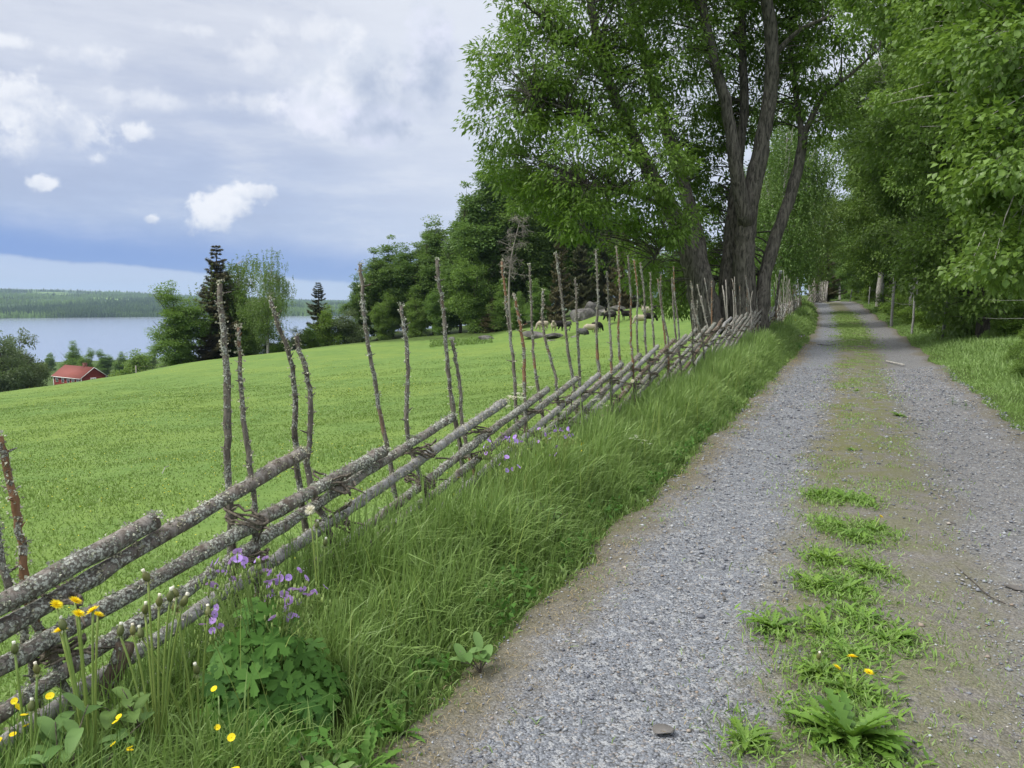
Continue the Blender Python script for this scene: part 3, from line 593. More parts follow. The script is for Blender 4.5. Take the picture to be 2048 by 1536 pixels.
# wire fence on the right bank
wf = empty('wire_fence', (0, 0, 0)); tag(wf, 'sagging wire fence on leaning wooden posts along the wood on the right of the road', 'fence')
wp = [(1884, 646, 1900, 576, 26, .055), (1826, 628, 1833, 545, 31, .045), (1784, 616, 1789, 553, 38, .07), (1765, 600, 1767, 566, 52, .05), (1738, 601, 1740, 574, 60, .05), (1699, 600, 1704, 579, 74, .05)]
tops = []
for (bx, by, tx, ty, Y, r) in wp:
    b = PX(bx, by, Y); b[2] = hz(b[0], Y) - .3; tp = PX(tx, ty, Y); gg = lumpy([b, (b + tp) / 2 + rng.normal(size=3) * .01, tp], 10, r, r * .9, 9, .04, stubs=1, rv=rng.random())
    gg.build('post', MB['post'], wf); tops.append((b, tp))
b = PX(2150, 700, 17); tops.insert(0, (b, b + np.array([0.1, 0, 1.3])))
for hh in (.55, .85):
    for a_, b_ in zip(tops[:-1], tops[1:]):
        p = a_[0] + (a_[1] - a_[0]) * hh; q = b_[0] + (b_[1] - b_[0]) * hh; gg = G()
        V, F = tube([p, (p + q) / 2 - np.array([0, 0, .06]), q], .006, 4); gg.add(V, F); gg.build('wire', MB['post'], wf)
# leaning marker post with small white square by the pole fence
mp = empty('marker_post', PX(1546, 655, 27)); tag(mp, 'leaning grey marker post topped by a small white plate, against the pole fence', 'post')
b = PX(1544, 662, 27); b[2] = hz(b[0], 27) - .2; tp = PX(1560, 545, 27); gg = lumpy([b, (b + tp) / 2, tp], 8, .045, .04, 8, .02, rv=.4); o = gg.build('post', MB['darkstake'], mp); o.matrix_parent_inverse = Matrix.Translation(-Vector(mp.location))
gg = G(); V, F = box(tp + np.array([0, -.07, .02]), (.10, .012, .12)); gg.add(V, F); o = gg.build('plate', plain('white_plate', (.8, .8, .78, 1)), mp); o.matrix_parent_inverse = Matrix.Translation(-Vector(mp.location))
gg = G(); V, F = box(tp + np.array([.01, -.08, .02]), (.045, .008, .05)); gg.add(V, F); o2 = gg.build('plate_mark', plain('plate_mark', (.35, .38, .45, 1)), o)
# ------------------------------------------------------------------ trees
def quadc(a, b, c_, n=6):
    t = np.linspace(0, 1, n)[:, None]; return (1 - t) ** 2 * a + 2 * t * (1 - t) * b + t * t * c_
def crown_clumps(blobs, n, g, shell=.62):
    w_ = np.array([b[3] * b[4] + b[3] * b[5] for b in blobs]); w_ = w_ / w_.sum(); k = g.choice(len(blobs), n, p=w_)
    B = np.array(blobs)[k]; dd = rdir(n, g); rad = g.uniform(shell, 1.0, n) ** .8
    return B[:, :3] + dd * B[:, 3:6] * rad[:, None], dd
def make_tree(name, stems, blobs, nclump, lpc, L, Wd, cr, leafm, barkm, mode='round', seed=1, parent=None, twig=.03, shell=.62, seg=9, droop=.5, hang=1.5, extra=None):
    """stems: list of (points, radii) ; blobs: (x,y,z,rx,ry,rz). Returns root with children trunk and crown."""
    g = np.random.default_rng(seed); root = parent or empty(name)
    tg = G(); skel = []; srad = []
    for pts, rad in stems:
        n = max(8, len(pts) * 5); P = spline(pts, n); r = np.interp(np.linspace(0, 1, n), np.linspace(0, 1, len(rad)), rad)
        P[1:-1] += g.normal(size=P[1:-1].shape) * (r[1:-1, None] * .06); V, F = tube(P, r, seg, .05, g=g); tg.add(V, F, g.random()); skel.append(P); srad.append(r)
    SK = np.concatenate(skel); SR = np.concatenate(srad)
    cc, dd = crown_clumps(blobs, nclump, g, shell)
    if extra is not None: cc = np.concatenate([cc, extra]); dd = np.concatenate([dd, rdir(len(extra), g)])
    for i, c_ in enumerate(cc):
        dv = SK - c_; cost = np.linalg.norm(dv, axis=1) + 1.2 * np.maximum(0, dv[:, 2]) ; cost += (SK[:, 2] < SK[:, 2].min() + .12 * np.ptp(SK[:, 2])) * 5
        k = int(np.argmin(cost * g.uniform(.8, 1.2, len(cost)))); a = SK[k]; ln = np.linalg.norm(c_ - a)
        mid = (a + c_) / 2 + np.array([0, 0, .15 * ln]) + g.normal(size=3) * .08 * ln
        r0 = min(SR[k] * .6, twig * (.5 + ln * .25)); V, F = tube(quadc(a, mid, c_), np.linspace(r0, r0 * .25, 6), 4, cap=False, g=g); tg.add(V, F, g.random())
    N = len(cc); n = N * lpc; k = np.repeat(np.arange(N), lpc); cv = g.random(N)
    cs = cr * g.uniform(.6, 1.35, N)[k][:, None]
    if mode == 'weep':
        ns = max(6, lpc // 14); k2 = np.repeat(np.arange(N * ns), max(1, lpc // ns)); n = len(k2); kk = k2 // ns
        so_ = cc[np.arange(N * ns) // ns] + g.normal(size=(N * ns, 3)) * cr * np.array([1, 1, .45]); hl = hang * g.uniform(.3, 1.1, N * ns); sw = g.normal(size=(N * ns, 2)) * .10
        f = g.random(n); P = so_[k2].copy(); P[:, 2] -= f * hl[k2]; P[:, :2] += sw[k2] * f[:, None] * hl[k2][:, None] + g.normal(size=(n, 2)) * .04
        D = rdir(n, g) * .7 + np.array([0, 0, -.8]); Nn = rdir(n, g); rnd = np.clip(.55 * cv[kk] + .45 * g.random(n), 0, 1)
    else:
        q = rdir(n, g) * (g.random(n) ** .45)[:, None]; P = cc[k] + q * cs * np.array([1, 1, .62 if mode != 'tuft' else .8])
        D = q + dd[k] * .5 + rdir(n, g) * .7 + np.array([0, 0, -droop]); Nn = rdir(n, g) * .6 + np.array([0, 0, 1.])
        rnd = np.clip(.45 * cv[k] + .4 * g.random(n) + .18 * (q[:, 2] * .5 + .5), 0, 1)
    sz = g.uniform(.65, 1.3, n)
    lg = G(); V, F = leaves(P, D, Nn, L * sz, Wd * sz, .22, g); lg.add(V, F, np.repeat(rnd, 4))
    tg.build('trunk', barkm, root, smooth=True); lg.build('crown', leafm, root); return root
def make_spruce(name, h, r, seed, leafm, barkm, n_wh=22, needles=26000, nl=.22, sparse=1., low=.06, top_bare=False):
    g = np.random.default_rng(seed); root = empty(name); tg = G(); V, F = tube([[0, 0, -.4], [0.05, 0, h * .5], [0, 0, h]], [h * .017, h * .010, .015], 8); tg.add(V, F, .4)
    Ps = []; Ds = []; Rn = []
    zs = np.linspace(low, .985, n_wh)
    brs = []
    for z in zs:
        for a in g.uniform(0, 6.28, g.integers(6, 9)):
            prof = (1 - z) ** .85 * (1 if z > .2 else .85); ln = r * prof * g.uniform(.5, 1.3) + .15
            brs.append((z * h + g.uniform(-.6, .6) * (1 - z), a, ln * g.choice([.75, 1, 1, 1.15])))
    per = int(needles / sum(b[2] for b in brs))
    for z, a, ln in brs:
        if g.random() > sparse: continue
        dv = np.array([math.cos(a), math.sin(a), 0]); up = np.interp(z / h, [0, .6, 1], [-.35, -.1, .5]); t = np.linspace(0, 1, 6)[:, None]
        P = np.array([0, 0, z]) + dv * ln * t + np.array([0, 0, 1.]) * ln * (up * t - .22 * np.sin(t * 3.14) + .12 * t ** 3)
        V, F = tube(P, np.linspace(.012 + .012 * ln, .006, 6), 4, cap=False); tg.add(V, F, g.random())
        n = max(4, int(per * ln)); f = g.random(n) ** .75; i = np.clip((f * 5).astype(int), 0, 4); ff = (f * 5 - i)[:, None]; p = P[i] * (1 - ff) + P[i + 1] * ff
        sdv = np.array([-dv[1], dv[0], 0]); s_ = g.choice([-1, 1], n)[:, None]; wdt = (.30 * ln * (1 - f) + .12)[:, None]
        p = p + sdv * s_ * g.random((n, 1)) * wdt + np.array([0, 0, -1.]) * g.random((n, 1)) * .12 * ln
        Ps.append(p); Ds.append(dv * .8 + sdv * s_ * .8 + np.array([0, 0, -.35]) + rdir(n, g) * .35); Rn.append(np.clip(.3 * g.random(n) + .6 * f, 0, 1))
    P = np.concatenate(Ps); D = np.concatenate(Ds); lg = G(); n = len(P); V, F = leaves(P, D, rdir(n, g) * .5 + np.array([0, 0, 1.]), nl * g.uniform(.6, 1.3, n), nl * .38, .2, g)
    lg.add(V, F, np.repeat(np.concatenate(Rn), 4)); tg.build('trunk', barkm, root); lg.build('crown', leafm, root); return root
def put(root, X, Y, sc=1, rz=None, dz=0):
    root.location = (X, Y, hz(X, Y) + dz); root.scale = (sc, sc, sc) if not hasattr(sc, '__len__') else sc
    root.rotation_euler[2] = rng.uniform(0, 6.28) if rz is None else rz; return root
# --- the big multi-stemmed tree behind the fence
TY = 23.3
def st(pp, dY=None, Y=TY):
    return [PX(x, y, Y + (dY[i] if dY is not None else 0)) for i, (x, y) in enumerate(pp)]
gz = PX(1450, 640, TY)
big_stems = [
    (st([(1418, 668), (1400, 560), (1378, 490), (1345, 425), (1295, 335), (1255, 250), (1205, 130), (1175, -40), (1150, -200)], [0, 0, .2, .3, .2, -.3, -1, -2, -2.5]), [.50, .42, .36, .28, .22, .18, .14, .09, .05]),
    (st([(1400, 560), (1392, 470), (1370, 380), (1330, 250), (1290, 120), (1262, -30), (1250, -200)], [.1, .4, .9, 1.4, 1.8, 2, 2]), [.32, .26, .2, .17, .13, .09, .05]),
    (st([(1488, 668), (1486, 560), (1490, 480), (1500, 400), (1522, 300), (1540, 190), (1544, 90), (1528, -30), (1500, -180)], [0, 0, 0, 0, 0, -.1, -.2, -.3, -.4]), [.47, .35, .32, .29, .25, .21, .20, .17, .12]),
    (st([(1492, 450), (1470, 330), (1455, 220), (1430, 130), (1408, 20), (1385, -150)], [-.1, -.3, -.4, -.5, -.5, -.5]), [.24, .20, .17, .15, .12, .06]),
    (st([(1455, 668), (1458, 540), (1470, 380), (1488, 220), (1484, 60), (1490, -120)], [.4, .5, .8, 1, 1.2, 1.4]), [.34, .28, .19, .14, .11, .06]),
    (st([(1518, 664), (1528, 560), (1553, 470), (1585, 380), (1603, 300), (1606, 262)], [0, .1, .2, .3, .4, .4]), [.30, .20, .19, .18, .15, .14]),
    (st([(1606, 270), (1628, 225), (1650, 185), (1700, 150), (1760, 95)], [.4, .3, .1, -.3, -.8]), [.11, .09, .07, .05, .03]),
    (st([(1604, 268), (1592, 190), (1580, 90), (1590, -60)], [.4, .7, 1, 1.2]), [.10, .08, .06, .04]),
    (st([(1548, 110), (1600, 60), (1680, 20), (1760, -60)], [-.2, -.6, -1.2, -2]), [.09, .06, .04, .02]),
    (st([(1295, 335), (1230, 290), (1150, 230), (1060, 190)], [.2, -.8, -2, -3]), [.10, .07, .05, .02]),
    (st([(1345, 425), (1300, 400), (1230, 380), (1160, 370)], [.2, -1, -2, -3]), [.10, .07, .05, .02]),
    (st([(1205, 130), (1120, 60), (1040, 0), (1000, -60)], [-1, -1.4, -2, -2]), [.09, .06, .04, .02]),
    (st([(1370, 460), (1330, 440), (1325, 480), (1308, 520)], [0, -.6, -1.3, -1.6]), [.06, .05, .04, .03]),
]
def pb(px, py, Y, rp, ry=None, rz=None):
    if Y > 17: Y = Y + 2.6
    c_ = PX(px, py, Y); r = rp / 1538 * Y; return (*c_, r, ry if ry else r, rz * Y / 1538 if rz else r)
big_blobs = [pb(1080, 130, 19, 130, 2.0, 120), pb(1030, 220, 18.5, 90, 1.4, 90), pb(1010, 330, 19, 55, 1.0, 45), pb(1040, 20, 19, 70, 1.2, 60), pb(1160, 320, 18, 120, 1.8, 90), pb(1220, 180, 20, 130, 2.2, 120), pb(1200, 20, 20, 130, 2.2, 110),
             pb(1340, 90, 21, 130, 2.2, 130), pb(1300, 330, 18.5, 110, 1.6, 100), pb(1180, 430, 18.5, 90, 1.4, 60), pb(1080, 390, 19, 70, 1.2, 45), pb(1330, 500, 22.5, 90, 1.6, 90), pb(1320, 440, 19, 85, 1.2, 50), pb(1270, 520, 20, 70, 1.0, 60),
             pb(1290, -120, 20, 220, 3, 120), pb(1420, -80, 21, 150, 3, 110), pb(1560, 60, 22.5, 90, 1.2, 90), pb(1640, 120, 21, 90, 1.4, 90), pb(1660, 20, 21, 110, 1.6, 90), pb(1600, -90, 21, 160, 2.4, 90), pb(1430, 300, 23, 80, 1.2, 140), pb(1400, 380, 22.8, 70, 1.0, 90), pb(1350, 600, 23.0, 60, 1.0, 40), pb(1430, 470, 24, 70, 1, 80), pb(1440, 560, 24, 60, 1, 60), pb(1390, 250, 23, 80, 1.2, 80), pb(1430, 60, 22.5, 90, 1.4, 90), pb(1480, 190, 23, 80, 1.2, 90), pb(1570, 190, 23, 70, 1.1, 80), pb(1510, 40, 23, 80, 1.2, 90), pb(1640, 230, 21, 70, 1.0, 60)]
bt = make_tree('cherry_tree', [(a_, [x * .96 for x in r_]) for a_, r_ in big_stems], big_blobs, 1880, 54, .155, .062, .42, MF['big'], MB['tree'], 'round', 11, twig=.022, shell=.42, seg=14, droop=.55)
tag(bt, 'large multi-stemmed tree with furrowed bark behind the pole fence, crown spreading over the pasture', 'tree')
# --- prototypes (built once, copied with their children)
def gen_broad(name, h, rw, seed, leafm, barkm, nclump, lpc, L, cr, mode='round', low=.18, narrow=1., hang=1.5, droop=.3, trunk=.13, shell=.55):
    g = np.random.default_rng(seed); lean = g.normal(size=2) * .03 * h
    stems = [([np.array([0, 0, -.5]), np.array([lean[0] * .3, lean[1] * .3, h * .35]), np.array([lean[0] * .7, lean[1] * .7, h * .7]), np.array([lean[0], lean[1], h * .82])], [trunk * 1.2, trunk * .85, trunk * .45, .03])]
    for k in range(5):
        a = g.uniform(0, 6.28); z0 = h * g.uniform(.25, .6); d_ = np.array([math.cos(a), math.sin(a), 0]); o_ = np.array([lean[0] * .6, lean[1] * .6, 0]) * z0 / h
        stems.append(([o_ + np.array([0, 0, z0]), o_ + d_ * rw * .35 + np.array([0, 0, z0 + h * .12]), o_ + d_ * rw * .7 + np.array([0, 0, z0 + h * .28])], [trunk * .45, trunk * .25, .02]))
    blobs = []
    nb = 13
    for k in range(nb):
        f = low + (1 - low) * (k + .5) / nb; prof = math.sin(math.pi * min(1, (f - low) / (1 - low) * .85 + .12)) ** .7 * (1 if f < .8 else .8)
        a = g.uniform(0, 6.28); off_ = rw * prof * g.uniform(.15, .5); r = rw * prof * g.uniform(.5, .72)
        blobs.append((lean[0] * f + math.cos(a) * off_, lean[1] * f + math.sin(a) * off_, h * f - r * .3, r, r, h / nb * g.uniform(1.1, 1.8) * narrow))
    return make_tree(name, stems, blobs, nclump, lpc, L, L * .62, cr, leafm, barkm, mode, seed, twig=.02, shell=shell, droop=droop, hang=hang)
P_aspen = [gen_broad('aspen_tree', 15, 2.9, 101 + k, MF['grove'], MB['limb'], 340, 95, .22, .75, low=.16) for k in range(3)]
P_round = [gen_broad('alder_tree', 12, 3.6, 111 + k, MF['grove2'], MB['limb'], 330, 100, .21, .85, low=.06) for k in range(2)]
P_birch = [gen_broad('birch_tree', 14, 3.0, 121 + k, MF['birch'], MB['birch'], 150, 190, .14, .5, mode='weep', low=.25, hang=1.9) for k in range(2)]
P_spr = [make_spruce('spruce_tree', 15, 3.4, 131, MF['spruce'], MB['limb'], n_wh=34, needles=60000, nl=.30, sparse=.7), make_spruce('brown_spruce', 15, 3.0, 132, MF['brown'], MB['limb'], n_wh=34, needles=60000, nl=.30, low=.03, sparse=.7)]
P_bush = [gen_broad('bush', 4, 2.6, 141, MF['light'], MB['limb'], 150, 90, .16, .5, low=.02, trunk=.06), gen_broad('bush', 5, 2.8, 142, MF['pale'], MB['limb'], 170, 90, .16, .55, low=.02, trunk=.06)]
used = set(); _hp = {}
def HP(pr):
    if id(pr) not in _hp:
        me = [c for c in pr.children if 'crown' in c.name][0].data; z = np.empty(len(me.vertices) * 3, np.float32); me.vertices.foreach_get('co', z); _hp[id(pr)] = float(np.percentile(z[2::3], 99.8))
    return _hp[id(pr)]
def place(proto, px, Y, top, label, cat='tree', group=None, name=None, wide=1.0, rz=None, hproto=None, dz=0):
    """stand a copy at column px, distance Y, its top reaching image row `top`"""
    hproto = HP(proto); a, b = ratio(px, top); X = a * Y; gz_ = hz(X, Y); zt = 1.6 + b * Y; h = zt - gz_
    hp = hproto; s = h / hp
    if id(proto) in used: o = dup(proto, (X, Y, gz_ + dz), rng.uniform(0, 6.28) if rz is None else rz, (s * wide, s * wide, s))
    else:
        used.add(id(proto)); o = proto; o.location = (X, Y, gz_ + dz); o.rotation_euler[2] = rng.uniform(0, 6.28) if rz is None else rz; o.scale = (s * wide, s * wide, s)
    if name: o.name = name
    return tag(o, label, cat, group)
# --- left group on the field edge
GL = 'trees on the left edge of the pasture'
place(P_spr[1], 432, 104, 494, 'tallest dark ragged spruce in the clump left of centre, rising above its birches', 'spruce', GL, hproto=15, wide=1.35)
place(P_round[0], 350, 100, 572, 'round dark broadleaf tree at the left end of the clump, beside the tall spruce', 'tree', GL, hproto=12, wide=1.25, dz=.3)
place(P_birch[0], 480, 108, 512, 'full green birch close against the right side of the tall dark spruce', 'birch', GL, hproto=14, wide=1.5)
place(P_birch[1], 528, 100, 503, 'slender airy birch with a white trunk at the right end of the clump', 'birch', GL, hproto=14, wide=1.15)
place(P_round[1], 450, 106, 590, 'dense rounded green tree in front of the tall spruce at the pasture edge', 'tree', GL, hproto=12, wide=1.6)
place(P_spr[1], 408, 102, 640, 'low brownish spruce at the foot of the tall spruce, in the shade', 'spruce', GL, hproto=15, wide=1.6)
place(P_round[0], 492, 104, 575, 'dark broad tree between the birches on the pasture edge', 'tree', GL, hproto=12, wide=1.0)
place(P_bush[0], 562, 101, 672, 'dark leafy bush right of the slender birch on the pasture edge', 'bush', 'bushes on the pasture edge', hproto=4, wide=1.3)
place(P_bush[1], 592, 104, 655, 'thin straggling bush with bare twigs left of the young spruce', 'bush', 'bushes on the pasture edge', hproto=5, wide=.8)
place(P_spr[0], 636, 108, 566, 'small pointed spruce standing alone against the sky between the birch clump and the wood', 'spruce', GL, hproto=15, wide=1.25)
place(P_bush[0], 622, 104, 650, 'bright bush covering the foot of the small pointed spruce', 'bush', 'bushes on the pasture edge', hproto=4, wide=.9)
place(P_bush[0], 660, 106, 612, 'light green bush just right of the small pointed spruce', 'bush', 'bushes on the pasture edge', hproto=4, wide=.85)
place(P_bush[1], 695, 106, 618, 'pale green bush nearest the left end of the aspen wood', 'bush', 'bushes on the pasture edge', hproto=5, wide=1.0)
place(P_bush[1], 540, 112, 668, 'bush half hidden behind the slender birch trunk', 'bush', 'bushes on the pasture edge', hproto=5, wide=1.3)
# --- aspen wood in the middle
GW = 'trees of the wood behind the pasture'
wood = [(722, 555, 116, 0, .72, 'leftmost small aspen of the wood, lowest against the sky'), (752, 500, 116, 1, .8, 'second aspen from the left end of the wood'), (783, 474, 118, 2, .85, 'aspen with a tall feathery top, left part of the wood'),
        (812, 492, 114, 0, .8, 'aspen filling the dip right of the first tall top of the wood'), (838, 466, 117, 1, .85, 'leafy aspen in the middle of the left half of the wood'), (866, 452, 114, 2, .85, 'aspen whose top is just left of the highest left-hand crown of the wood'),
        (893, 442, 116, 0, .85, 'high aspen just left of the step up to the taller wood'), (918, 420, 108, 1, .75, 'aspen at the step where the wood rises to the tall trees'), (942, 372, 106, 2, .75, 'tall aspen with light feathery outer twigs against the sky'),
        (972, 322, 108, 0, .72, 'very tall aspen at the left shoulder of the high wood'), (1010, 300, 110, 1, .72, 'very tall dark aspen left of the big tree crown'), (1050, 305, 108, 2, .72, 'tallest dark tree of the wood, partly behind the big tree crown'),
        (1100, 330, 112, 0, .8, 'tall tree of the wood behind the lowest left boughs of the big tree'), (1150, 340, 112, 1, .8, 'tall dark tree above the boulders, behind the big tree crown'), (1200, 350, 110, 2, .8, 'dark tree of the wood above the flock of sheep')]
for (px, tp_, Y, k, wd_, lb) in wood: place(P_aspen[k], px, Y, tp_, lb, 'tree', GW, hproto=15, wide=wd_ * 1.95)
low_w = [(770, 590, 111, 0, 'low dark leafy tree at the front of the left wood'), (830, 575, 110, 1, 'rounded leafy tree at the wood edge beneath the feathery aspens'), (885, 560, 107, 0, 'rounded leafy tree at the wood edge below the step in the skyline'),
         (950, 480, 101, 1, 'bright rounded tree at the wood edge left of the dead tree'), (1075, 560, 94, 0, 'light green drooping tree right of the bare dead tree, above the boulders'), (1035, 585, 96, 1, 'green tree low at the wood edge under the bare dead tree'),
         (1000, 560, 99, 1, 'leafy tree just left of and behind the bare dead tree'), (1290, 480, 92, 0, 'dark leafy tree behind the sheep'), (1350, 470, 88, 1, 'dark leafy tree behind the right-hand sheep, below the big crown'), (1410, 480, 80, 0, 'dark leafy tree seen between the trunks of the big tree'), (1460, 500, 74, 1, 'leafy tree behind the stems of the big tree')]
for (px, tp_, Y, k, lb) in low_w: place(P_round[k], px, Y, tp_, lb, 'tree', GW, hproto=12, wide=1.15 if px < 1250 else 1.3)
for (px, tp_, Y, k, wd_, lb) in [(1120, 452, 92, 1, .75, 'reddish brown spruce with hanging twigs behind the fence stakes, above the boulders'), (1165, 440, 98, 0, .8, 'dark green spruce between the two brown spruces'),
        (1250, 425, 90, 1, .85, 'brown spruce with mossy lower branches above the flock'), (985, 596, 99, 1, 1.8, 'small reddish brown spruce at the wood edge left of the pale boulder'), (1215, 400, 100, 0, .8, 'dark spruce behind the brown mossy spruce')]:
    place(P_spr[k], px, Y, tp_, lb, 'spruce', 'spruces in the wood above the sheep', hproto=15, wide=wd_)
# bare dead tree with tangled grey twigs
def dead_tree():
    g = np.random.default_rng(5); root = empty('dead_tree', PX(1020, 690, 86)); tg = G(); b = PX(1022, 690, 86); b[2] = hz(b[0], 86)
    P = [b, PX(1018, 600, 86), PX(1022, 520, 86), PX(1040, 440, 86)]; V, F = tube(spline(P, 20), np.linspace(.16, .04, 20), 7, .05); tg.add(V - b, F, .5); tw = G(); sp = spline(P, 40)
    def br(p, d_, L, r, lv):
        n = 5; pts = [p]
        for _ in range(n): d_ = unit(d_ + g.normal(size=3) * .35 + np.array([0, 0, -.03])); pts.append(pts[-1] + d_ * L / n)
        V, F = tube(pts, np.linspace(r, r * .4, n + 1), 4, cap=False); tw.add(V - b, F, g.random())
        if lv:
            for _ in range(5): br(pts[g.integers(1, n + 1)], d_ + rdir(1, g)[0] * .9, L * g.uniform(.45, .75), r * .6, lv - 1)
    for _ in range(30): br(sp[g.integers(22, 40)], unit(rdir(1, g)[0] * np.array([1, 1, .7]) + [0, 0, .15]), g.uniform(.8, 1.5), .035, 2)
    root.location = tuple(b); tg.build('trunk', MB['dead'], root); tw.build('branches', MB['dead'], root); return root
tag(dead_tree(), 'dead leafless tree with a tangled grey crown standing in front of the wood', 'dead tree')
# --- down by the house
place(P_bush[1], 40, 140, 662, 'big pale willowy tree left of the red house', 'tree', 'trees around the red house', name='willow_tree', hproto=5, wide=.62)
place(P_bush[1], 5, 132, 668, 'pale green tree cut by the left edge of the picture', 'tree', 'trees around the red house', name='willow_tree', hproto=5, wide=.9)
place(P_round[1], 140, 245, 684, 'dark green tree right behind the red house roof', 'tree', 'trees around the red house', hproto=12, wide=1.1)
place(P_round[0], 175, 240, 698, 'tree with whitish blossom behind the chimney of the red house', 'tree', 'trees around the red house', hproto=12, wide=.9)
place(P_bush[0], 265, 180, 702, 'broad yellowish green bush right of the red house, by the pole', 'bush', 'trees around the red house', hproto=4, wide=1.2)
place(P_round[1], 250, 215, 726, 'low rounded tree touching the right gable of the red house', 'tree', 'trees around the red house', hproto=12, wide=.9)
for k, (px, Y, tp_, lb) in enumerate([(205, 330, 700, 'bluish treetop beyond the house, left of two'), (240, 330, 704, 'bluish treetop beyond the house, right of two'), (300, 270, 694, 'hazy green tree left of the round tree in the clump'), (335, 240, 700, 'hazy green tree under the left tree of the clump'), (365, 230, 690, 'hazy green tree behind the foot of the clump'), (150, 420, 704, 'far treetop above the middle of the house'), (100, 420, 706, 'far treetop above the left end of the house'), (30, 420, 700, 'far treetop above the willowy tree'), (275, 420, 708, 'farthest hazy treetop right of the house'), (590, 300, 700, 'treetop below the lake left of the small pointed spruce')]):
    place(P_round[k % 2], px, Y, tp_, lb, 'tree', 'treetops on the slope down to the lake', hproto=12, wide=1.3)
# --- left of the road beyond the big tree
GR = 'birches hanging over the left of the road'
place(P_birch[0], 1572, 38, 210, 'weeping birch directly right of the big tree, behind the pole fence', 'birch', GR, hproto=14, wide=.95)
place(P_birch[1], 1600, 50, 200, 'tall weeping birch behind the far end of the pole fence', 'birch', GR, hproto=14, wide=1.1)
place(P_birch[0], 1540, 62, 330, 'paler birch seen between the big trunks', 'birch', GR, hproto=14, wide=1.1)
place(P_birch[1], 1632, 72, 330, 'birch above the crest of the road on its left side', 'birch', GR, hproto=14, wide=1.0)
place(P_spr[1], 1652, 92, 500, 'yellow-green spruce beside the distant stake fence', 'spruce', 'conifers at the end of the road', hproto=15, wide=1.6)
place(P_round[0], 1500, 52, 430, 'leafy tree behind the pole fence and the big trunks', 'tree', GR, hproto=12, wide=.7)
place(P_round[1], 1560, 46, 520, 'low leafy tree behind the pole fence right of the big trunks', 'tree', GR, hproto=12, wide=.8)
# --- wood on the right of the road
P_fr = [gen_broad('roadside_tree', 13, 3.9, 151 + k, MF['grove2'] if k else MF['birch'], MB['birch'] if k == 0 else MB['limb'], 400, 165, .14, .62, low=(.30, .25, .13)[k], droop=.5, trunk=.17) for k in range(3)]
GF = 'trees of the wood on the right of the road'
fr = [(1686, 105, 470, 0, 1.2, 'bright tree closing the view at the end of the road'), (1720, 88, 420, 1, 1.1, 'bright tree just right of the end of the road'), (1660, 120, 440, 2, 1.3, 'farthest dark tree at the vanishing end of the road'),
      (1745, 70, 330, 2, 1.0, 'tree above the farthest wire fence posts'), (1775, 56, 230, 0, 1.0, 'tree arching over the road behind the third wire fence post'), (1818, 49, 20, 1, .9, 'thick-trunked tree behind the second wire fence post'),
      (1866, 40, -40, 0, .85, 'pale-trunked birch right of the thick trunk, behind the wire fence'), (1900, 47, 60, 2, .9, 'tree whose trunk shows grey right of the pale birch'), (1968, 33, -100, 1, .85, 'tree standing deeper in the wood above the nearest wire fence post'),
      (2030, 24, -300, 2, .95, 'tree at the right edge of the picture above the bleached stump'), (2100, 32, -150, 0, 1.0, 'tree mostly beyond the right edge of the picture'), (1940, 52, 100, 0, 1.1, 'light tree far back in the right-hand wood'),
      (2010, 44, 60, 1, 1.1, 'tree far back behind the bleached stump'), (1985, 62, 200, 2, 1.2, 'hindmost tree of the right-hand wood'), (1800, 60, 250, 1, 1.1, 'tree behind the thick trunk over the right verge'), (2080, 58, 100, 2, 1.2, 'hindmost tree at the right edge'), (1870, 66, 230, 0, 1.2, 'hindmost tree behind the pale-trunked birch')]
for (px, Y, tp_, k, wd_, lb) in [(1650, 150, 500, 0, 1.5, 'leafy tree low behind the far end of the road, left of centre'), (1672, 135, 470, 1, 1.4, 'leafy tree closing off the end of the road'), (1700, 128, 490, 0, 1.4, 'leafy tree low behind the crest of the road, right of centre'), (1735, 110, 440, 1, 1.3, 'bushy tree behind the farthest posts'), (1775, 95, 430, 0, 1.3, 'bushy tree behind the third post'),
      (1815, 88, 420, 1, 1.3, 'bushy tree behind the thick trunk'), (1860, 84, 400, 0, 1.4, 'bushy tree far behind the pale-trunked birch'), (1910, 80, 400, 1, 1.4, 'bushy tree far behind the nearest post'), (1965, 78, 390, 0, 1.4, 'bushy tree in the back of the right-hand wood'), (2025, 74, 380, 1, 1.5, 'bushy tree at the back behind the stump'), (2085, 70, 380, 0, 1.4, 'bushy tree at the back, at the right edge')]:
    place(P_round[k], px, Y, tp_, lb, 'tree', 'bushy trees closing the view on the right', hproto=12, wide=wd_)
for (px, Y, tp_, k, wd_, lb) in fr: place(P_fr[k], px, Y, tp_, lb, 'tree', GF, hproto=13, wide=wd_)
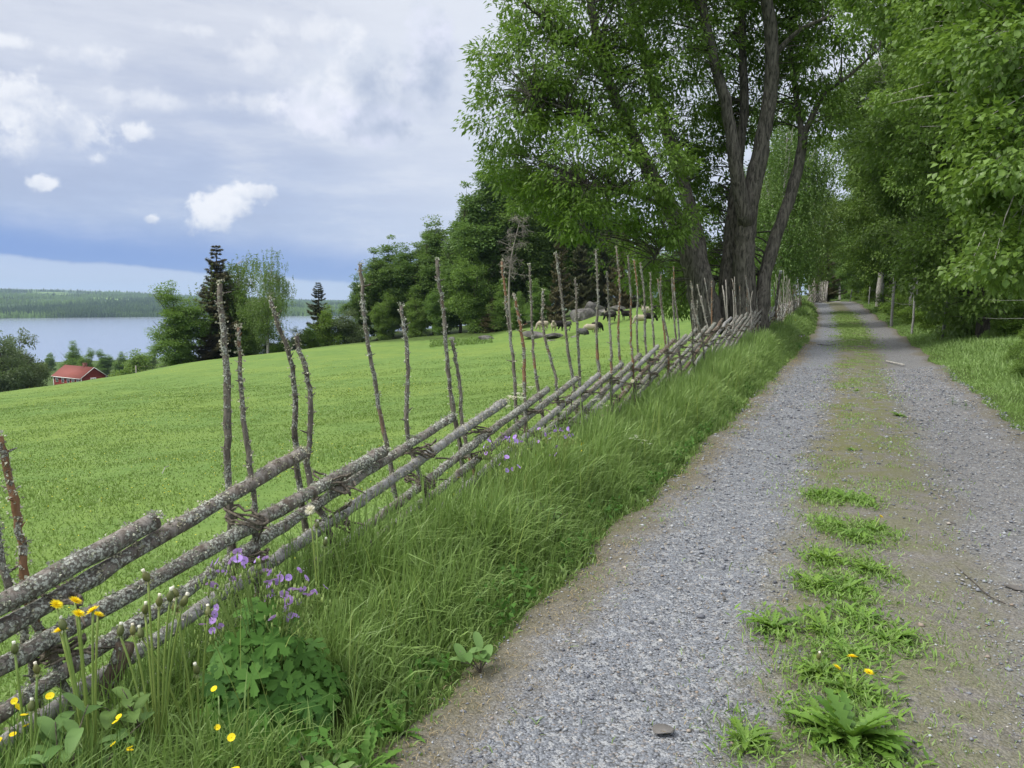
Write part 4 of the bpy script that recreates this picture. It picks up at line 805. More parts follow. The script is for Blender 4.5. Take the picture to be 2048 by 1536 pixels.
# near tree on the right whose trunk stands outside the frame, boughs over the road
nb_ = [pb(2030, 110, 6.2, 110, .7, 130), pb(2060, 300, 5.8, 130, .7, 110), pb(1985, 250, 6.6, 80, .5, 70), pb(1960, 90, 7.4, 100, .9, 110), pb(1990, 400, 6.8, 80, .6, 60), pb(2080, 500, 6.2, 120, .6, 80), pb(2010, 545, 7.2, 60, .5, 35), pb(1930, 10, 8.5, 130, 1.2, 90), pb(1900, 160, 9.5, 110, 1, 110), pb(2050, -90, 6.6, 200, 1, 120), pb(2180, 200, 6.5, 150, 1, 250), pb(1840, -60, 11, 140, 1.5, 120)]
X0, Y0 = 7.3, 7.4; z0 = hz(X0, Y0)
ns_ = [([[X0, Y0, z0 - .3], [X0 - .1, Y0, z0 + 2.5], [X0 - .4, Y0 - .2, z0 + 5.5], [X0 - .9, Y0 - .2, z0 + 9]], [.2, .17, .13, .06]),
       ([[X0 - .1, Y0, z0 + 2.2], [X0 - 1.3, Y0 - .5, z0 + 3.0], [X0 - 2.6, Y0 - .8, z0 + 3.2]], [.09, .05, .02]), ([[X0 - .3, Y0, z0 + 3.6], [X0 - 2, Y0 + .2, z0 + 4.8], [X0 - 3.8, Y0 + .3, z0 + 5.2]], [.09, .05, .02])]
nt_ = make_tree('birch_tree', ns_, nb_, 620, 80, .058, .046, .24, MF['near'], MB['birch'], 'round', 61, twig=.010, shell=.1, droop=.8)
tag(nt_, 'nearest birch at the right edge, its boughs of broad pointed leaves hanging into the picture', 'birch')
# undergrowth
P_us = [gen_broad('shrub', 1.8, 1.1, 161, MF['grove2'], MB['limb'], 120, 90, .075, .3, low=.02, trunk=.025), gen_broad('shrub', 2.0, 1.0, 162, MF['light'], MB['limb'], 110, 80, .075, .3, low=.02, trunk=.025)]
sh = [(2075, 13.5, 690, 0, 1.0, 'dark shrub at the right edge above the road verge'), (2040, 16, 680, 0, .9, 'dark leafy shrub left of the one at the right edge'), (2110, 11, 720, 0, .9, 'lowest dark shrub leaning in from the right edge'), (1975, 23, 660, 0, .8, 'shrub in front of the bleached stump'),
      (1950, 27, 575, 1, 1.0, 'light shrub right of the nearest wire fence post'), (1915, 33, 575, 1, 1.1, 'light shrub just behind the nearest wire fence post'), (1860, 40, 560, 1, 1.2, 'light shrub at the foot of the pale-trunked birch'), (1800, 48, 560, 1, 1.3, 'light shrub behind the third wire fence post'),
      (2000, 34, 550, 1, 1.3, 'light shrub behind the bleached stump'), (2045, 28, 560, 1, 1.1, 'light shrub right of the bleached stump'), (1750, 62, 560, 1, 1.4, 'light shrub at the far wire fence posts'), (1716, 80, 570, 1, 1.5, 'light shrub near the crest on the right'), (1960, 42, 560, 1, 1.3, 'shrub deep in the right-hand wood'), (1880, 48, 560, 1, 1.3, 'shrub behind the pale birch trunk'), (2070, 40, 520, 0, 1.6, 'tall darker shrub deep in the wood at the right edge')]
sh += [(1840, 36, 590, 1, 1.5, 'light bushy shrub right of the second wire fence post'), (1880, 31, 580, 1, 1.3, 'light bushy shrub directly behind the nearest wire fence post'), (1925, 29, 585, 1, 1.4, 'light bushy shrub between the nearest post and the stump'), (1965, 26, 590, 0, 1.2, 'green bushy shrub left of the bleached stump'), (2040, 23, 600, 1, 1.3, 'light bushy shrub beside the stump at the right edge'),
       (1895, 38, 560, 0, 1.5, 'green bushy shrub behind the light ones near the nearest post'), (1815, 43, 575, 0, 1.5, 'green bushy shrub between the second and third posts'), (1770, 52, 580, 1, 1.6, 'light bushy shrub behind the farther posts'), (1995, 30, 560, 1, 1.4, 'light bushy shrub above and behind the stump'), (1735, 68, 585, 0, 1.6, 'green bushy shrub near the far end of the wire fence'), (2065, 19, 640, 1, 1.0, 'light shrub low at the right edge under the hanging boughs')]
for (px, Y, tp_, k, wd_, lb) in sh: place(P_us[k], px, Y, tp_, lb, 'shrub', 'shrubs under the trees on the right', hproto=1.8 if k == 0 else 2.0, wide=wd_)
# ------------------------------------------------------------------ red house
def house():
    red = plain('red_board', (.18, .028, .022, 1), .85, .2, .2, 3); white = plain('white_trim', (.75, .75, .72, 1)); roofm = plain('red_roof_tile', (.24, .075, .06, 1), .8, .2, .2, 2)
    brick = plain('chimney_brick', (.20, .08, .06, 1)); gl_, t = mat('window_glass'); fin(t, c3(.03, .04, .05), .1, spec=.8); stone = plain('foundation_stone', (.25, .25, .24, 1))
    root = empty('red_house'); L, Wd, hh, rh = 15.0, 7.2, 5.0, 2.6        # long axis local x, gable end at +x
    g = G(); V, F = box((0, 0, hh / 2), (L, Wd, hh)); g.add(V, F)
    for s in (-1, 1):
        V = [[s * L / 2, -Wd / 2, hh], [s * L / 2, Wd / 2, hh], [s * L / 2, 0, hh + rh], [s * (L / 2 - .2), -Wd / 2, hh], [s * (L / 2 - .2), Wd / 2, hh], [s * (L / 2 - .2), 0, hh + rh]]
        g.add(V, [np.array([[0, 1, 2], [5, 4, 3]])])
    g.build('wall', red, root)
    g = G(); V, F = box((0, 0, -.6), (L + .1, Wd + .1, 1.2)); g.add(V, F); g.build('foundation', stone, root)
    g = G(); ov = .5; th = .16
    for s in (-1, 1):
        a = np.array([0, s * (Wd / 2 + ov), hh - ov * rh / (Wd / 2)]); b = np.array([0, 0, hh + rh + .02]); up = np.array([0, 0, th])
        V = [[sx * (L / 2 + .45), *(q + dz_)[1:]] for q in (a, b) for sx in (-1, 1) for dz_ in (0 * up, up)]
        g.add(V, [np.array([[0, 1, 3, 2], [4, 6, 7, 5], [1, 5, 7, 3], [0, 2, 6, 4], [0, 4, 5, 1], [2, 3, 7, 6]])])
    rf = g.build('roof', roofm, root)
    g = G(); V, F = box((2.6, .3, hh + rh + .35), (1.1, .8, 1.3)); g.add(V, F); V, F = box((2.6, .3, hh + rh + 1.05), (1.3, 1.0, .14)); g.add(V, F); g.build('chimney', brick, rf)
    for sx in (-1, 1):
        for sy in (-1, 1): g = G(); V, F = box((sx * L / 2, sy * Wd / 2, hh / 2), (.22, .22, hh)); g.add(V, F); g.build('corner_board', white, root)
    g = G()
    for s in (-1, 1):
        V, F = tube([[L / 2 + .47, s * (Wd / 2 + ov), hh - ov * rh / (Wd / 2) + .06], [L / 2 + .47, 0, hh + rh + .08]], .07, 4); g.add(V, F)
    V, F = box((0, -Wd / 2 - ov - .03, hh - .32), (L + .9, .08, .2)); g.add(V, F); g.build('verge_board', white, root)
    def win(c_, w_, h_, ax):
        g = G(); V, F = box(c_, (w_ + .3, .1, h_ + .3) if ax == 'y' else (.1, w_ + .3, h_ + .3)); g.add(V, F); o = g.build('window', white, root)
        for k in (-1, 1):
            c2 = np.array(c_, float); c2[0 if ax == 'y' else 1] += k * w_ * .26; c2[1 if ax == 'y' else 0] += -.06 if ax == 'y' else .06
            g = G(); V, F = box(c2, (w_ * .42, .04, h_ * .86) if ax == 'y' else (.04, w_ * .42, h_ * .86)); g.add(V, F); g.build('pane', gl_, o)
    for x in (-5.6, -2.4, .6, 3.2, 5.8): win((x, -Wd / 2 - .03, 3.75), 1.1, 1.0, 'y')
    for x in (-5.6, -2.4, .6, 3.2, 5.8): win((x, -Wd / 2 - .03, 1.4), 1.1, 1.3, 'y')
    win((L / 2 + .03, -.2, 3.6), 1.3, 2.1, 'x'); win((L / 2 + .03, -1.6, 1.3), 1.1, 1.2, 'x')
    tag(root, 'long red wooden house with white trim and red tiled roof below the pasture edge', 'house')
    Y = 222; p = PX(160, 760, Y); root.location = (p[0], p[1], PX(160, 733, Y)[2] - 7.6); root.rotation_euler[2] = R(-33); return root
house()
def pole():
    p = PX(273, 760, 150); z0 = hz(p[0], p[1]); zt = PX(273, 731, 150)[2]; r = empty('utility_pole', (p[0], p[1], z0)); g = G(); V, F = tube([[0, 0, 0], [0, 0, zt - z0]], [.14, .11], 8); g.add(V, F); g.build('pole', MB['pale'], r)
    g = G()
    for dz_ in (.15, .9):
        a = np.array([0, 0, zt - z0 - dz_]); V, F = tube([a, a + np.array([9, 2, -.2]), a + np.array([18, 4, .3])], .02, 4); g.add(V, F)
    g.build('wire', MB['withy'], r); tag(r, 'pale wooden utility pole on the slope right of the red house', 'pole')
pole()
# ------------------------------------------------------------------ boulders
rock_m, t = mat('boulder_rock'); tc = t.n('ShaderNodeTexCoord', out=3); geo = t.n('ShaderNodeNewGeometry', out=1)
rn = t.noise(tc, 1.2, 6, .65); rz3 = t.n('ShaderNodeSeparateXYZ', {0: geo}, out=None).outputs[2]
rc = t.mix(t.ss(rn, .35, .65), c3(.08, .075, .07), c3(.20, .19, .18)); rc = t.mix(t.m('MULTIPLY', t.ss(t.noise(tc, 3, 4), .58, .66), .5), rc, c3(.10, .13, .05)); fin(t, rc, .9, rn, .7, .2, bd=.1)
def boulder(px, py, Y, w_, d_, h_, seed, label, rz=0, name='boulder', tilt=0):
    import bmesh
    bm = bmesh.new(); bmesh.ops.create_icosphere(bm, subdivisions=4, radius=1); g = np.random.default_rng(seed)
    pl = unit(g.normal(size=(9, 3))); off_ = g.uniform(.55, .9, 9)
    for v in bm.verts:
        p = np.array(v.co)
        for n_, o_ in zip(pl, off_):
            q = p @ n_
            if q > o_: p = p - n_ * (q - o_) * .9
        p = p * (1 + .04 * float(vnoise(p[0] * 5 + 20, p[1] * 5 + p[2] * 4 + 20, 1, seed)))
        v.co = (p[0] * w_, p[1] * d_, p[2] * h_)
    me = bpy.data.meshes.new(name); bm.to_mesh(me); bm.free(); me.materials.append(rock_m); o = bpy.data.objects.new(name, me); C.objects.link(o)
    p = PX(px, py, Y); o.location = (p[0], Y, hz(p[0], Y) + h_ * .25); o.rotation_euler = (tilt, tilt * .6, rz); tag(o, label, 'boulder', 'boulders at the edge of the wood'); return o
bl = [(905, 675, 92, 1.3, 1, .8, 'small pale boulder farthest left, at the foot of the wood', 0), (972, 678, 88, 2.0, 1.2, 1.0, 'pale slanting boulder right of the small brown spruce', .2), (1070, 682, 82, 3.2, 2, 1.3, 'long grey boulder below the left-hand pair of sheep', .3),
      (1110, 686, 80, 2.6, 1.8, .9, 'flat low rock slab in front of the long boulder', 0), (1165, 645, 88, 4.4, 3, 2.6, 'largest rounded grey boulder, between two groups of sheep', .2), (1190, 620, 95, 3.2, 3, 5.2, 'dark steep rock face behind the largest boulder', .4),
      (1212, 648, 86, 2.2, 1.6, 1.2, 'broken grey boulder right of the largest one', 0), (1235, 640, 88, 2.4, 1.6, 1.3, 'reddish grey boulder behind the standing black sheep', 0), (1105, 697, 77, 1.6, 1, .5, 'low flat stone in the grass below the slab', 0), (1150, 694, 78, 1.3, .9, .4, 'small flat stone beside the dark grey sheep', 0), (1060, 692, 84, 1.2, 1, .6, 'brownish stone at the left foot of the long boulder', 0), (1255, 610, 93, 2.6, 2, 2.6, 'shadowed boulder above the flock', 0)]
for i, (px, py, Y, a, b, c_, lb, tl) in enumerate(bl): boulder(px, py, Y, a * .5, b * .55, c_ * (.42 if i != 5 else .25), 300 + i, lb, rz=i * .7 - 1, tilt=tl * .5)
# ------------------------------------------------------------------ sheep
def sheep_mesh(graze, wool, seed):
    g = np.random.default_rng(seed); gg = G()
    body = spline([[-.48, 0, .62], [-.40, 0, .64], [-.2, 0, .62], [.05, 0, .61], [.28, 0, .64], [.42, 0, .66], [.5, 0, .68]], 16); r = np.interp(np.linspace(0, 1, 16), [0, .12, .35, .6, .85, 1], [.09, .21, .27, .27, .22, .12])
    V, F = tube(body, r, 16, .03, g=g); V[:, 2] = .62 + (V[:, 2] - .62) * 1.02; gg.add(V, F, .8)
    if graze: hp = [[.40, 0, .70], [.56, 0, .56], [.64, 0, .34], [.70, 0, .20], [.76, 0, .10]]
    else: hp = [[.36, 0, .70], [.50, 0, .86], [.58, 0, .97], [.70, 0, .94], [.80, 0, .88]]
    V, F = tube(spline(hp, 10), np.interp(np.linspace(0, 1, 10), [0, .35, .6, .8, 1], [.16, .12, .095, .075, .045]), 10); gg.add(V, F, .8)
    hc = np.array(hp[2])
    for s in (-1, 1):
        V, F = tube([hc + [0, s * .06, .02], hc + [-.02, s * .13, .04], hc + [-.01, s * .19, .0]], [.03, .032, .012], 6); gg.add(V, F, .2)
        for x, kx in ((.30, .02), (-.34, -.05)):
            V, F = tube([[x, s * .12, .52], [x + kx, s * .125, .30], [x - kx * .2, s * .12, .14], [x, s * .12, 0.0], [x + .03, s * .12, -.03]], [.085, .05, .03, .032, .03], 8); gg.add(V, F, .2)
    V, F = tube([[-.46, 0, .68], [-.53, 0, .56], [-.54, 0, .44]], [.05, .04, .025], 6); gg.add(V, F, .6)
    return gg
def wool_mat(name, col, face):
    m, t = mat(name); tc = t.n('ShaderNodeTexCoord', out=3); s = t.n('ShaderNodeSeparateXYZ', {0: tc}, out=None).outputs; n_ = t.noise(tc, 26, 4, .7)
    f = t.m('MAXIMUM', t.ss(s[0], .50, .56), t.ss(s[2], .40, .32)); c_ = t.mix(n_, (*[x * .75 for x in col], 1), (*[x * 1.15 for x in col], 1)); fin(t, t.mix(f, c_, (*face, 1)), .95, n_, .8, .05, bd=.02); return m
WM = dict(cream=wool_mat('cream_wool', (.42, .37, .28), (.34, .30, .24)), creamdark=wool_mat('cream_wool_dark_face', (.38, .34, .27), (.03, .028, .026)), black=wool_mat('black_wool', (.028, .025, .024), (.02, .02, .02)), grey=wool_mat('grey_wool', (.10, .10, .10), (.03, .03, .03)))
sm_cache = {}
def sheep(px, py, Y, k, graze, rz, label, sc=1.0):
    key = (k, graze)
    if key not in sm_cache: sm_cache[key] = sheep_mesh(graze, k, 7).mesh('sheep', WM[k], True)
    o = bpy.data.objects.new('sheep', sm_cache[key]); C.objects.link(o); md = o.modifiers.new('fuse', 'REMESH'); md.mode = 'VOXEL'; md.voxel_size = .03; md.use_smooth_shade = True
    a, b = ratio(px, py)
    o.location = (a * Y, Y, max(hz(a * Y, Y), 1.6 + b * Y)); o.rotation_euler[2] = R(rz); o.scale = (sc,) * 3; tag(o, label, 'sheep', 'flock of sheep by the boulders')
FL = [(1086, 661, 79, 'cream', 1, 200, 'cream sheep farthest left, grazing on the long boulder behind a stake'), (1107, 664, 78, 'cream', 0, 265, 'pale cream sheep standing second from the left, showing its rear'), (1118, 661, 79, 'black', 1, 20, 'black sheep close behind the second cream sheep'), (1132, 661, 80, 'grey', 1, 170, 'dark grey sheep grazing left of the largest boulder'),
      (1164, 677, 74, 'grey', 1, -40, 'dark grey sheep alone at the front, grazing by a flat stone'), (1181, 668, 76, 'cream', 1, 190, 'cream sheep grazing in the middle, next to a black one'), (1193, 664, 77, 'black', 1, 30, 'black sheep grazing directly right of the middle cream sheep'), (1214, 636, 82, 'creamdark', 0, 250, 'cream sheep with black legs standing on the rocks at the back'),
      (1222, 642, 80, 'black', 1, 160, 'black sheep on the rocks below the cream sheep at the back'), (1253, 640, 80, 'black', 0, 200, 'black sheep standing before the reddish boulder'), (1282, 650, 74, 'cream', 1, 185, 'cream sheep at the front right, between two leaning stakes'), (1299, 651, 74, 'black', 1, 10, 'black sheep grazing right of the front cream sheep'),
      (1294, 633, 80, 'creamdark', 0, 175, 'brownish cream sheep with a dark face at the back right'), (1310, 634, 80, 'black', 0, 10, 'black sheep at the far right of the flock, in the shade')]
for (px, py, Y, k, gz_, rz, lb) in FL: sheep(px, py, Y, k, gz_, rz, lb, 1.12)
# ------------------------------------------------------------------ roadside flowers
def jag_leaf(L, Wd, n=9, teeth=.45, arch=.5, up=.5):
    """long leaf along +x with toothed margin, arching"""
    t_ = np.linspace(0, 1, 2 * n + 1); w_ = Wd * np.sin(np.pi * np.clip(t_ * .8 + .14, 0, 1)) ** .8 * np.where(t_ > .97, .05, 1); w_[0] = Wd * .12; tw_ = w_.copy(); tw_[1::2] *= (1 - teeth)
    ang = up - arch * t_ * 1.6; dx = np.cos(ang) * L / (2 * n); dz_ = np.sin(ang) * L / (2 * n); x = np.concatenate([[0], np.cumsum(dx[:-1])]); z = np.concatenate([[0], np.cumsum(dz_[:-1])])
    xs = x - np.where(np.arange(2 * n + 1) % 2 == 0, .0, .0) ; a = np.stack([xs, -tw_ * .5, z + tw_ * .22], 1); b = np.stack([x, 0 * x, z], 1); c_ = np.stack([xs, tw_ * .5, z + tw_ * .22], 1)
    V = np.stack([a, b, c_], 1).reshape(-1, 3); i = np.arange(2 * n)[:, None] * 3; F = np.concatenate([i + np.array([[0, 1, 4, 3]]), i + np.array([[1, 2, 5, 4]])]); return V, F
def rotz(V, a): c_, s_ = math.cos(a), math.sin(a); return np.stack([V[:, 0] * c_ - V[:, 1] * s_, V[:, 0] * s_ + V[:, 1] * c_, V[:, 2]], 1)
def rosette(g, nl, L, seed_up=(.2, 1.0)):
    gg = G()
    for k in range(nl):
        l = L * g.uniform(.6, 1.15); V, F = jag_leaf(l, l * g.uniform(.20, .32), 7, g.uniform(.35, .6), g.uniform(.3, .7), g.uniform(*seed_up)); gg.add(rotz(V, g.uniform(0, 6.28)) + [0, 0, .005], F, g.random())
    return gg
def dand_flower():
    g = np.random.default_rng(3); gg = G()
    for ring, (n_, L, up) in enumerate([(26, .021, .15), (24, .017, .5), (18, .012, .9), (10, .007, 1.3)]):
        for k in range(n_):
            a = 6.283 * k / n_ + ring * .2 + g.normal() * .05; d_ = np.array([math.cos(a) * math.cos(up), math.sin(a) * math.cos(up), math.sin(up)])
            V, F = leaves(np.zeros((1, 3)), d_[None], np.array([[0, 0, 1.]]), np.array([L * g.uniform(.9, 1.1)]), np.array([.0042]), .1, g); gg.add(V, F, g.random())
    return gg.mesh('flower', PY)
def closed_head(mt, c_=(.01, .018)):
    gg = G(); V, F = tube([[0, 0, -.004], [0, 0, .004], [0, 0, .012], [0, 0, .02], [0, 0, .027]], [.004, .009, .010, .007, .004], 9, .06); gg.add(V, F, .4)
    g = np.random.default_rng(4)
    for k in range(10):
        a = k * .628; V, F = leaves(np.array([[math.cos(a) * .006, math.sin(a) * .006, 0]]), np.array([[math.cos(a) * .5, math.sin(a) * .5, -.5]]), np.array([[0, 0, 1.]]), np.array([.014]), np.array([.005]), .1, g); gg.add(V, F, .2)
    V, F = tube([[0, 0, .024], [0, 0, .034]], [.004, .005], 6); gg.add(V, F, 1., 1); return gg.mesh('bud', [mt, PW])
def puffball():
    g = np.random.default_rng(6); gg = G(); d_ = rdir(160, g); V, F = leaves(d_ * .004, d_, rdir(160, g), np.full(160, .024), np.full(160, .004), .1, g); gg.add(V, F, .9); return gg.mesh('seed_head', PW)
FM = dand_flower(); BM_ = closed_head(MF['budc']); SM = puffball()
def obj_of(me, name, parent, loc, rot=(0, 0, 0), sc=1): o = bpy.data.objects.new(name, me); C.objects.link(o); o.parent = parent; o.location = tuple(loc); o.rotation_euler = rot; o.scale = (sc,) * 3; return o
def dandelion(loc, nl, L, heads, label, group, seed, leafm=None, up=(.2, 1.0), cat='dandelion'):
    """heads: list of (dx,dy,h,kind)"""
    g = np.random.default_rng(seed); root = empty('dandelion', loc); tag(root, label, cat, group)
    if nl: rosette(g, nl, L, up).build('leaves', leafm or MF['dand'], root)
    for (dx, dy, h, kind) in heads:
        tip = np.array([dx, dy, h]); gg = G(); V, F = tube(quadc(np.array([dx * .1, dy * .1, 0]), np.array([dx * .3, dy * .3, h * .6]), tip, 8), [.0036] * 8, 6); gg.add(V, F, g.random()); gg.build('stem', MF['stem'], root)
        if kind == 'y': obj_of(FM, 'flower', root, tip, (g.normal() * .35 + .3, g.normal() * .3, g.uniform(0, 6)), g.uniform(1.0, 1.25))
        elif kind == 'b': obj_of(BM_, 'bud', root, tip, (g.normal() * .25, g.normal() * .25, g.uniform(0, 6)), g.uniform(1.0, 1.3))
        else: obj_of(SM, 'seed_head', root, tip)
    return root
GD = 'dandelion plants along the middle of the road'
strip = [(1700, 1500, 22, .20, [], 'largest dandelion rosette, nearest the viewer on the crown of the road, with long toothed leaves'), (1490, 1495, 10, .10, [], 'small leafy rosette left of the largest one'), (1640, 1470, 12, .13, [], 'rosette tucked against the left of the largest one'),
         (1700, 1400, 14, .13, [(.01, .02, .155, 'y'), (-.065, -.01, .125, 'y'), (.05, -.04, .12, 'y')], 'dandelion bearing three open yellow flowers'), (1640, 1360, 12, .12, [(-.01, 0, .08, 'b')], 'rosette just behind and left of the three yellow flowers'),
         (1545, 1265, 12, .13, [], 'rosette set apart to the left, with upright smooth leaves'), (1700, 1320, 12, .12, [], 'rosette behind the three yellow flowers'), (1780, 1290, 12, .12, [], 'rosette reaching farthest right on the crown of the road'),
         (1650, 1270, 12, .12, [], 'rosette between the one set apart and the rightmost one'), (1720, 1255, 12, .12, [], 'rosette left of the rightmost one'), (1625, 1180, 12, .12, [], 'rosette on the left side of the middle of the strip'), (1690, 1190, 14, .14, [], 'bright rosette in the middle of the strip'), (1650, 1130, 11, .12, [], 'rosette with short leaves above the bright middle one'),
         (1740, 1150, 11, .11, [], 'rosette on the right side of the middle of the strip'), (1660, 1060, 11, .12, [], 'rosette at the left of the fourth patch from the far end'), (1710, 1080, 13, .13, [], 'tall-leaved rosette below the lone small flower'), (1745, 1070, 11, .12, [(.08, .06, .10, 'y')], 'rosette with one small yellow flower at its right'),
         (1640, 1000, 10, .13, [], 'rosette at the left end of the farthest patch'), (1690, 1005, 10, .12, [], 'rosette in the middle of the farthest patch'), (1720, 1010, 9, .10, [], 'rosette at the right end of the farthest patch'), (1797, 835, 9, .12, [], 'lone small green tuft on the road well beyond the patches'), (1715, 785, 6, .09, [], 'tiny tuft farthest up the road'), (1705, 905, 5, .07, [], 'tiny tuft between the patches and the lone one')]
for i, (px, py, nl, L, hd, lb) in enumerate(strip): dandelion(hit(px, py) + [0, 0, .008], int(nl * 2.4) + 8, L * 1.05, hd, lb, GD, 500 + i, up=(.15, .95) if i else (.3, 1.15))
# infill of small weeds and grass round the rosettes
RC = np.array([hit(q_[0], q_[1])[:2] for q_ in strip[:20]]); RS = np.array([.6 + q_[3] * 4 for q_ in strip[:20]])
def rmask(x, y): d2 = (x[:, None] - RC[:, 0]) ** 2 + ((y[:, None] - RC[:, 1]) / 1.7) ** 2; return np.exp(-d2 / (2 * (.082 * RS[None]) ** 2)).max(1)
n = 21000; Y = 2.2 + rng.random(n) * 4.7; u = -.14 + rng.normal(size=n) * .3; x = Xc(Y) + u / .914; kk = rmask(x, Y) > rng.uniform(.05, 1.3, n); x = x[kk]; Y = Y[kk]; n = len(x)
V, F = leaves(np.stack([x, Y, H(x, Y) + .02 + .02 * rng.random(n)], 1), hdir(n) + [0, 0, .55] + rdir(n) * .3, np.tile([[0, 0, 1.]], (n, 1)) + rdir(n) * .3, rng.uniform(.02, .075, n), rng.uniform(.006, .02, n), .2); g = G(); g.add(V, F, np.repeat(rng.random(n), 4)); tag(g.build('low_weeds', MF['dand']), 'tiny leafy weeds filling in between the dandelion rosettes on the road', 'weeds', kind='stuff')
n = 34000; Y = 2.0 + rng.random(n) * 5; u = -.14 + rng.normal(size=n) * .34; x = Xc(Y) + u / .914; kk = rmask(x, Y) * .9 + .12 * vnoise(x, Y, .2, 65) > rng.uniform(.03, 1.4, n); x = x[kk]; Y = Y[kk]
grass_obj('tuft_grass', 'short bright grass between the dandelion rosettes', x, Y, rng.uniform(.03, .085, len(x)), .0035 + .0006 * Y, rng.uniform(.3, 1.3, len(x)), MF['grass'], None, np.clip(.4 + .6 * rng.random(len(x)), 0, 1), dz=.015)
GL2 = 'dandelions by the fence'
def gp(px, Y, off=0): a, _ = ratio(px, 1200); x = a * Y; return np.array([x, Y, hz(x, Y) + off])
def heads_to(base, lst):
    out = []
    for (px, py, kind) in lst: p = PX(px, py, base[1] + rng.uniform(-.05, .1)); out.append((p[0] - base[0], p[1] - base[1], p[2] - base[2], kind))
    return out
b = gp(165, 2.35); dandelion(b, 12, .2, heads_to(b, [(150, 1202, 'y'), (157, 1228, 'y'), (186, 1222, 'y'), (196, 1230, 'y'), (112, 1210, 'y'), (128, 1258, 'b'), (120, 1262, 'y')]), 'dandelion with six open yellow flowers on long stalks before the lower rails', GL2, 601)
b = gp(300, 2.45); dandelion(b, 12, .2, heads_to(b, [(296, 1160, 'b'), (318, 1210, 'b'), (340, 1200, 'b'), (354, 1192, 'b'), (365, 1210, 'b'), (240, 1270, 'b'), (266, 1268, 'b'), (290, 1225, 'b')]), 'dandelion with a bunch of closed brownish heads on tall stalks, right of the yellow ones', GL2, 602)
b = gp(385, 2.55); dandelion(b, 10, .18, heads_to(b, [(417, 1230, 'b'), (352, 1222, 'b'), (395, 1345, 'b'), (283, 1275, 'b')]), 'dandelion with closed heads just left of the purple cranesbill', GL2, 603)
b = gp(640, 3.4); dandelion(b, 8, .16, heads_to(b, [(620, 1020, 's'), (633, 1055, 'b'), (650, 1090, 'b')]), 'dandelion gone to seed with one white head against the third pair of stakes', GL2, 604)
b = gp(35, 2.2); dandelion(b, 8, .18, heads_to(b, [(30, 1305, 'b'), (75, 1345, 'b'), (62, 1420, 'b')]), 'dandelion with closed heads at the left edge of the picture', GL2, 605)
b = gp(1262, 9.0); dandelion(b, 6, .2, heads_to(b, [(1265, 762, 's')]), 'lone dandelion clock, round and white, by the pole fence', GL2, 606)
# cranesbill clump
def palm_leaf(g, r):
    n = 5; gg_ang = np.linspace(-2.1, 2.1, n); pts = [[0, 0, 0]]; 
    for i, a in enumerate(gg_ang):
        L = r * (1 - .22 * abs(a) / 2.3)
        for da, f, up in ((-.34, .48, .0), (-.36, .72, .02), (-.22, .76, .03), (-.17, .93, .03), (-.07, .88, .02), (0, 1.0, .0), (.07, .88, .02), (.17, .93, .03), (.22, .76, .03), (.36, .72, .02), (.34, .48, .0)): pts.append([math.cos(a + da * 1.15) * L * f, math.sin(a + da * 1.15) * L * f, r * (up - .10 * f * f)])
        if i < n - 1: am = (a + gg_ang[i + 1]) / 2; pts.append([math.cos(am) * r * .34, math.sin(am) * r * .34, -.03 * r])
    V = np.array(pts); m_ = len(V); F = np.array([[0, k, k + 1] for k in range(1, m_ - 1)]); return V, F
def rot_to(V, nrm_, spin):
    q = Vector((0, 0, 1)).rotation_difference(Vector(nrm_)).to_matrix() @ Matrix.Rotation(spin, 3, 'Z'); return V @ np.array(q).T
def petal_flower(mt, rp, w_, npet=5, seed=1, cmi=None):
    g = np.random.default_rng(seed); gg = G()
    for k in range(npet):
        a = 6.283 * k / npet; P = []
        for f, ww in ((.08, .12), (.45, .42), (.8, .5), (1.0, .3)): P += [[rp * f, -ww * w_, rp * (.25 * f)], [rp * f, ww * w_, rp * (.25 * f)]]
        V = rotz(np.array(P), a); gg.add(V, [np.array([[0, 2, 3, 1], [2, 4, 5, 3], [4, 6, 7, 5]])], g.random())
    V, F = tube([[0, 0, 0], [0, 0, rp * .35]], [rp * .1, rp * .08], 6); gg.add(V, F, .9, 1); return gg.mesh('flower', [mt, cmi or MF['stem']])
PFm = petal_flower(PP, .0185, .021); BFm = petal_flower(PY, .010, .012, seed=2, cmi=PY)
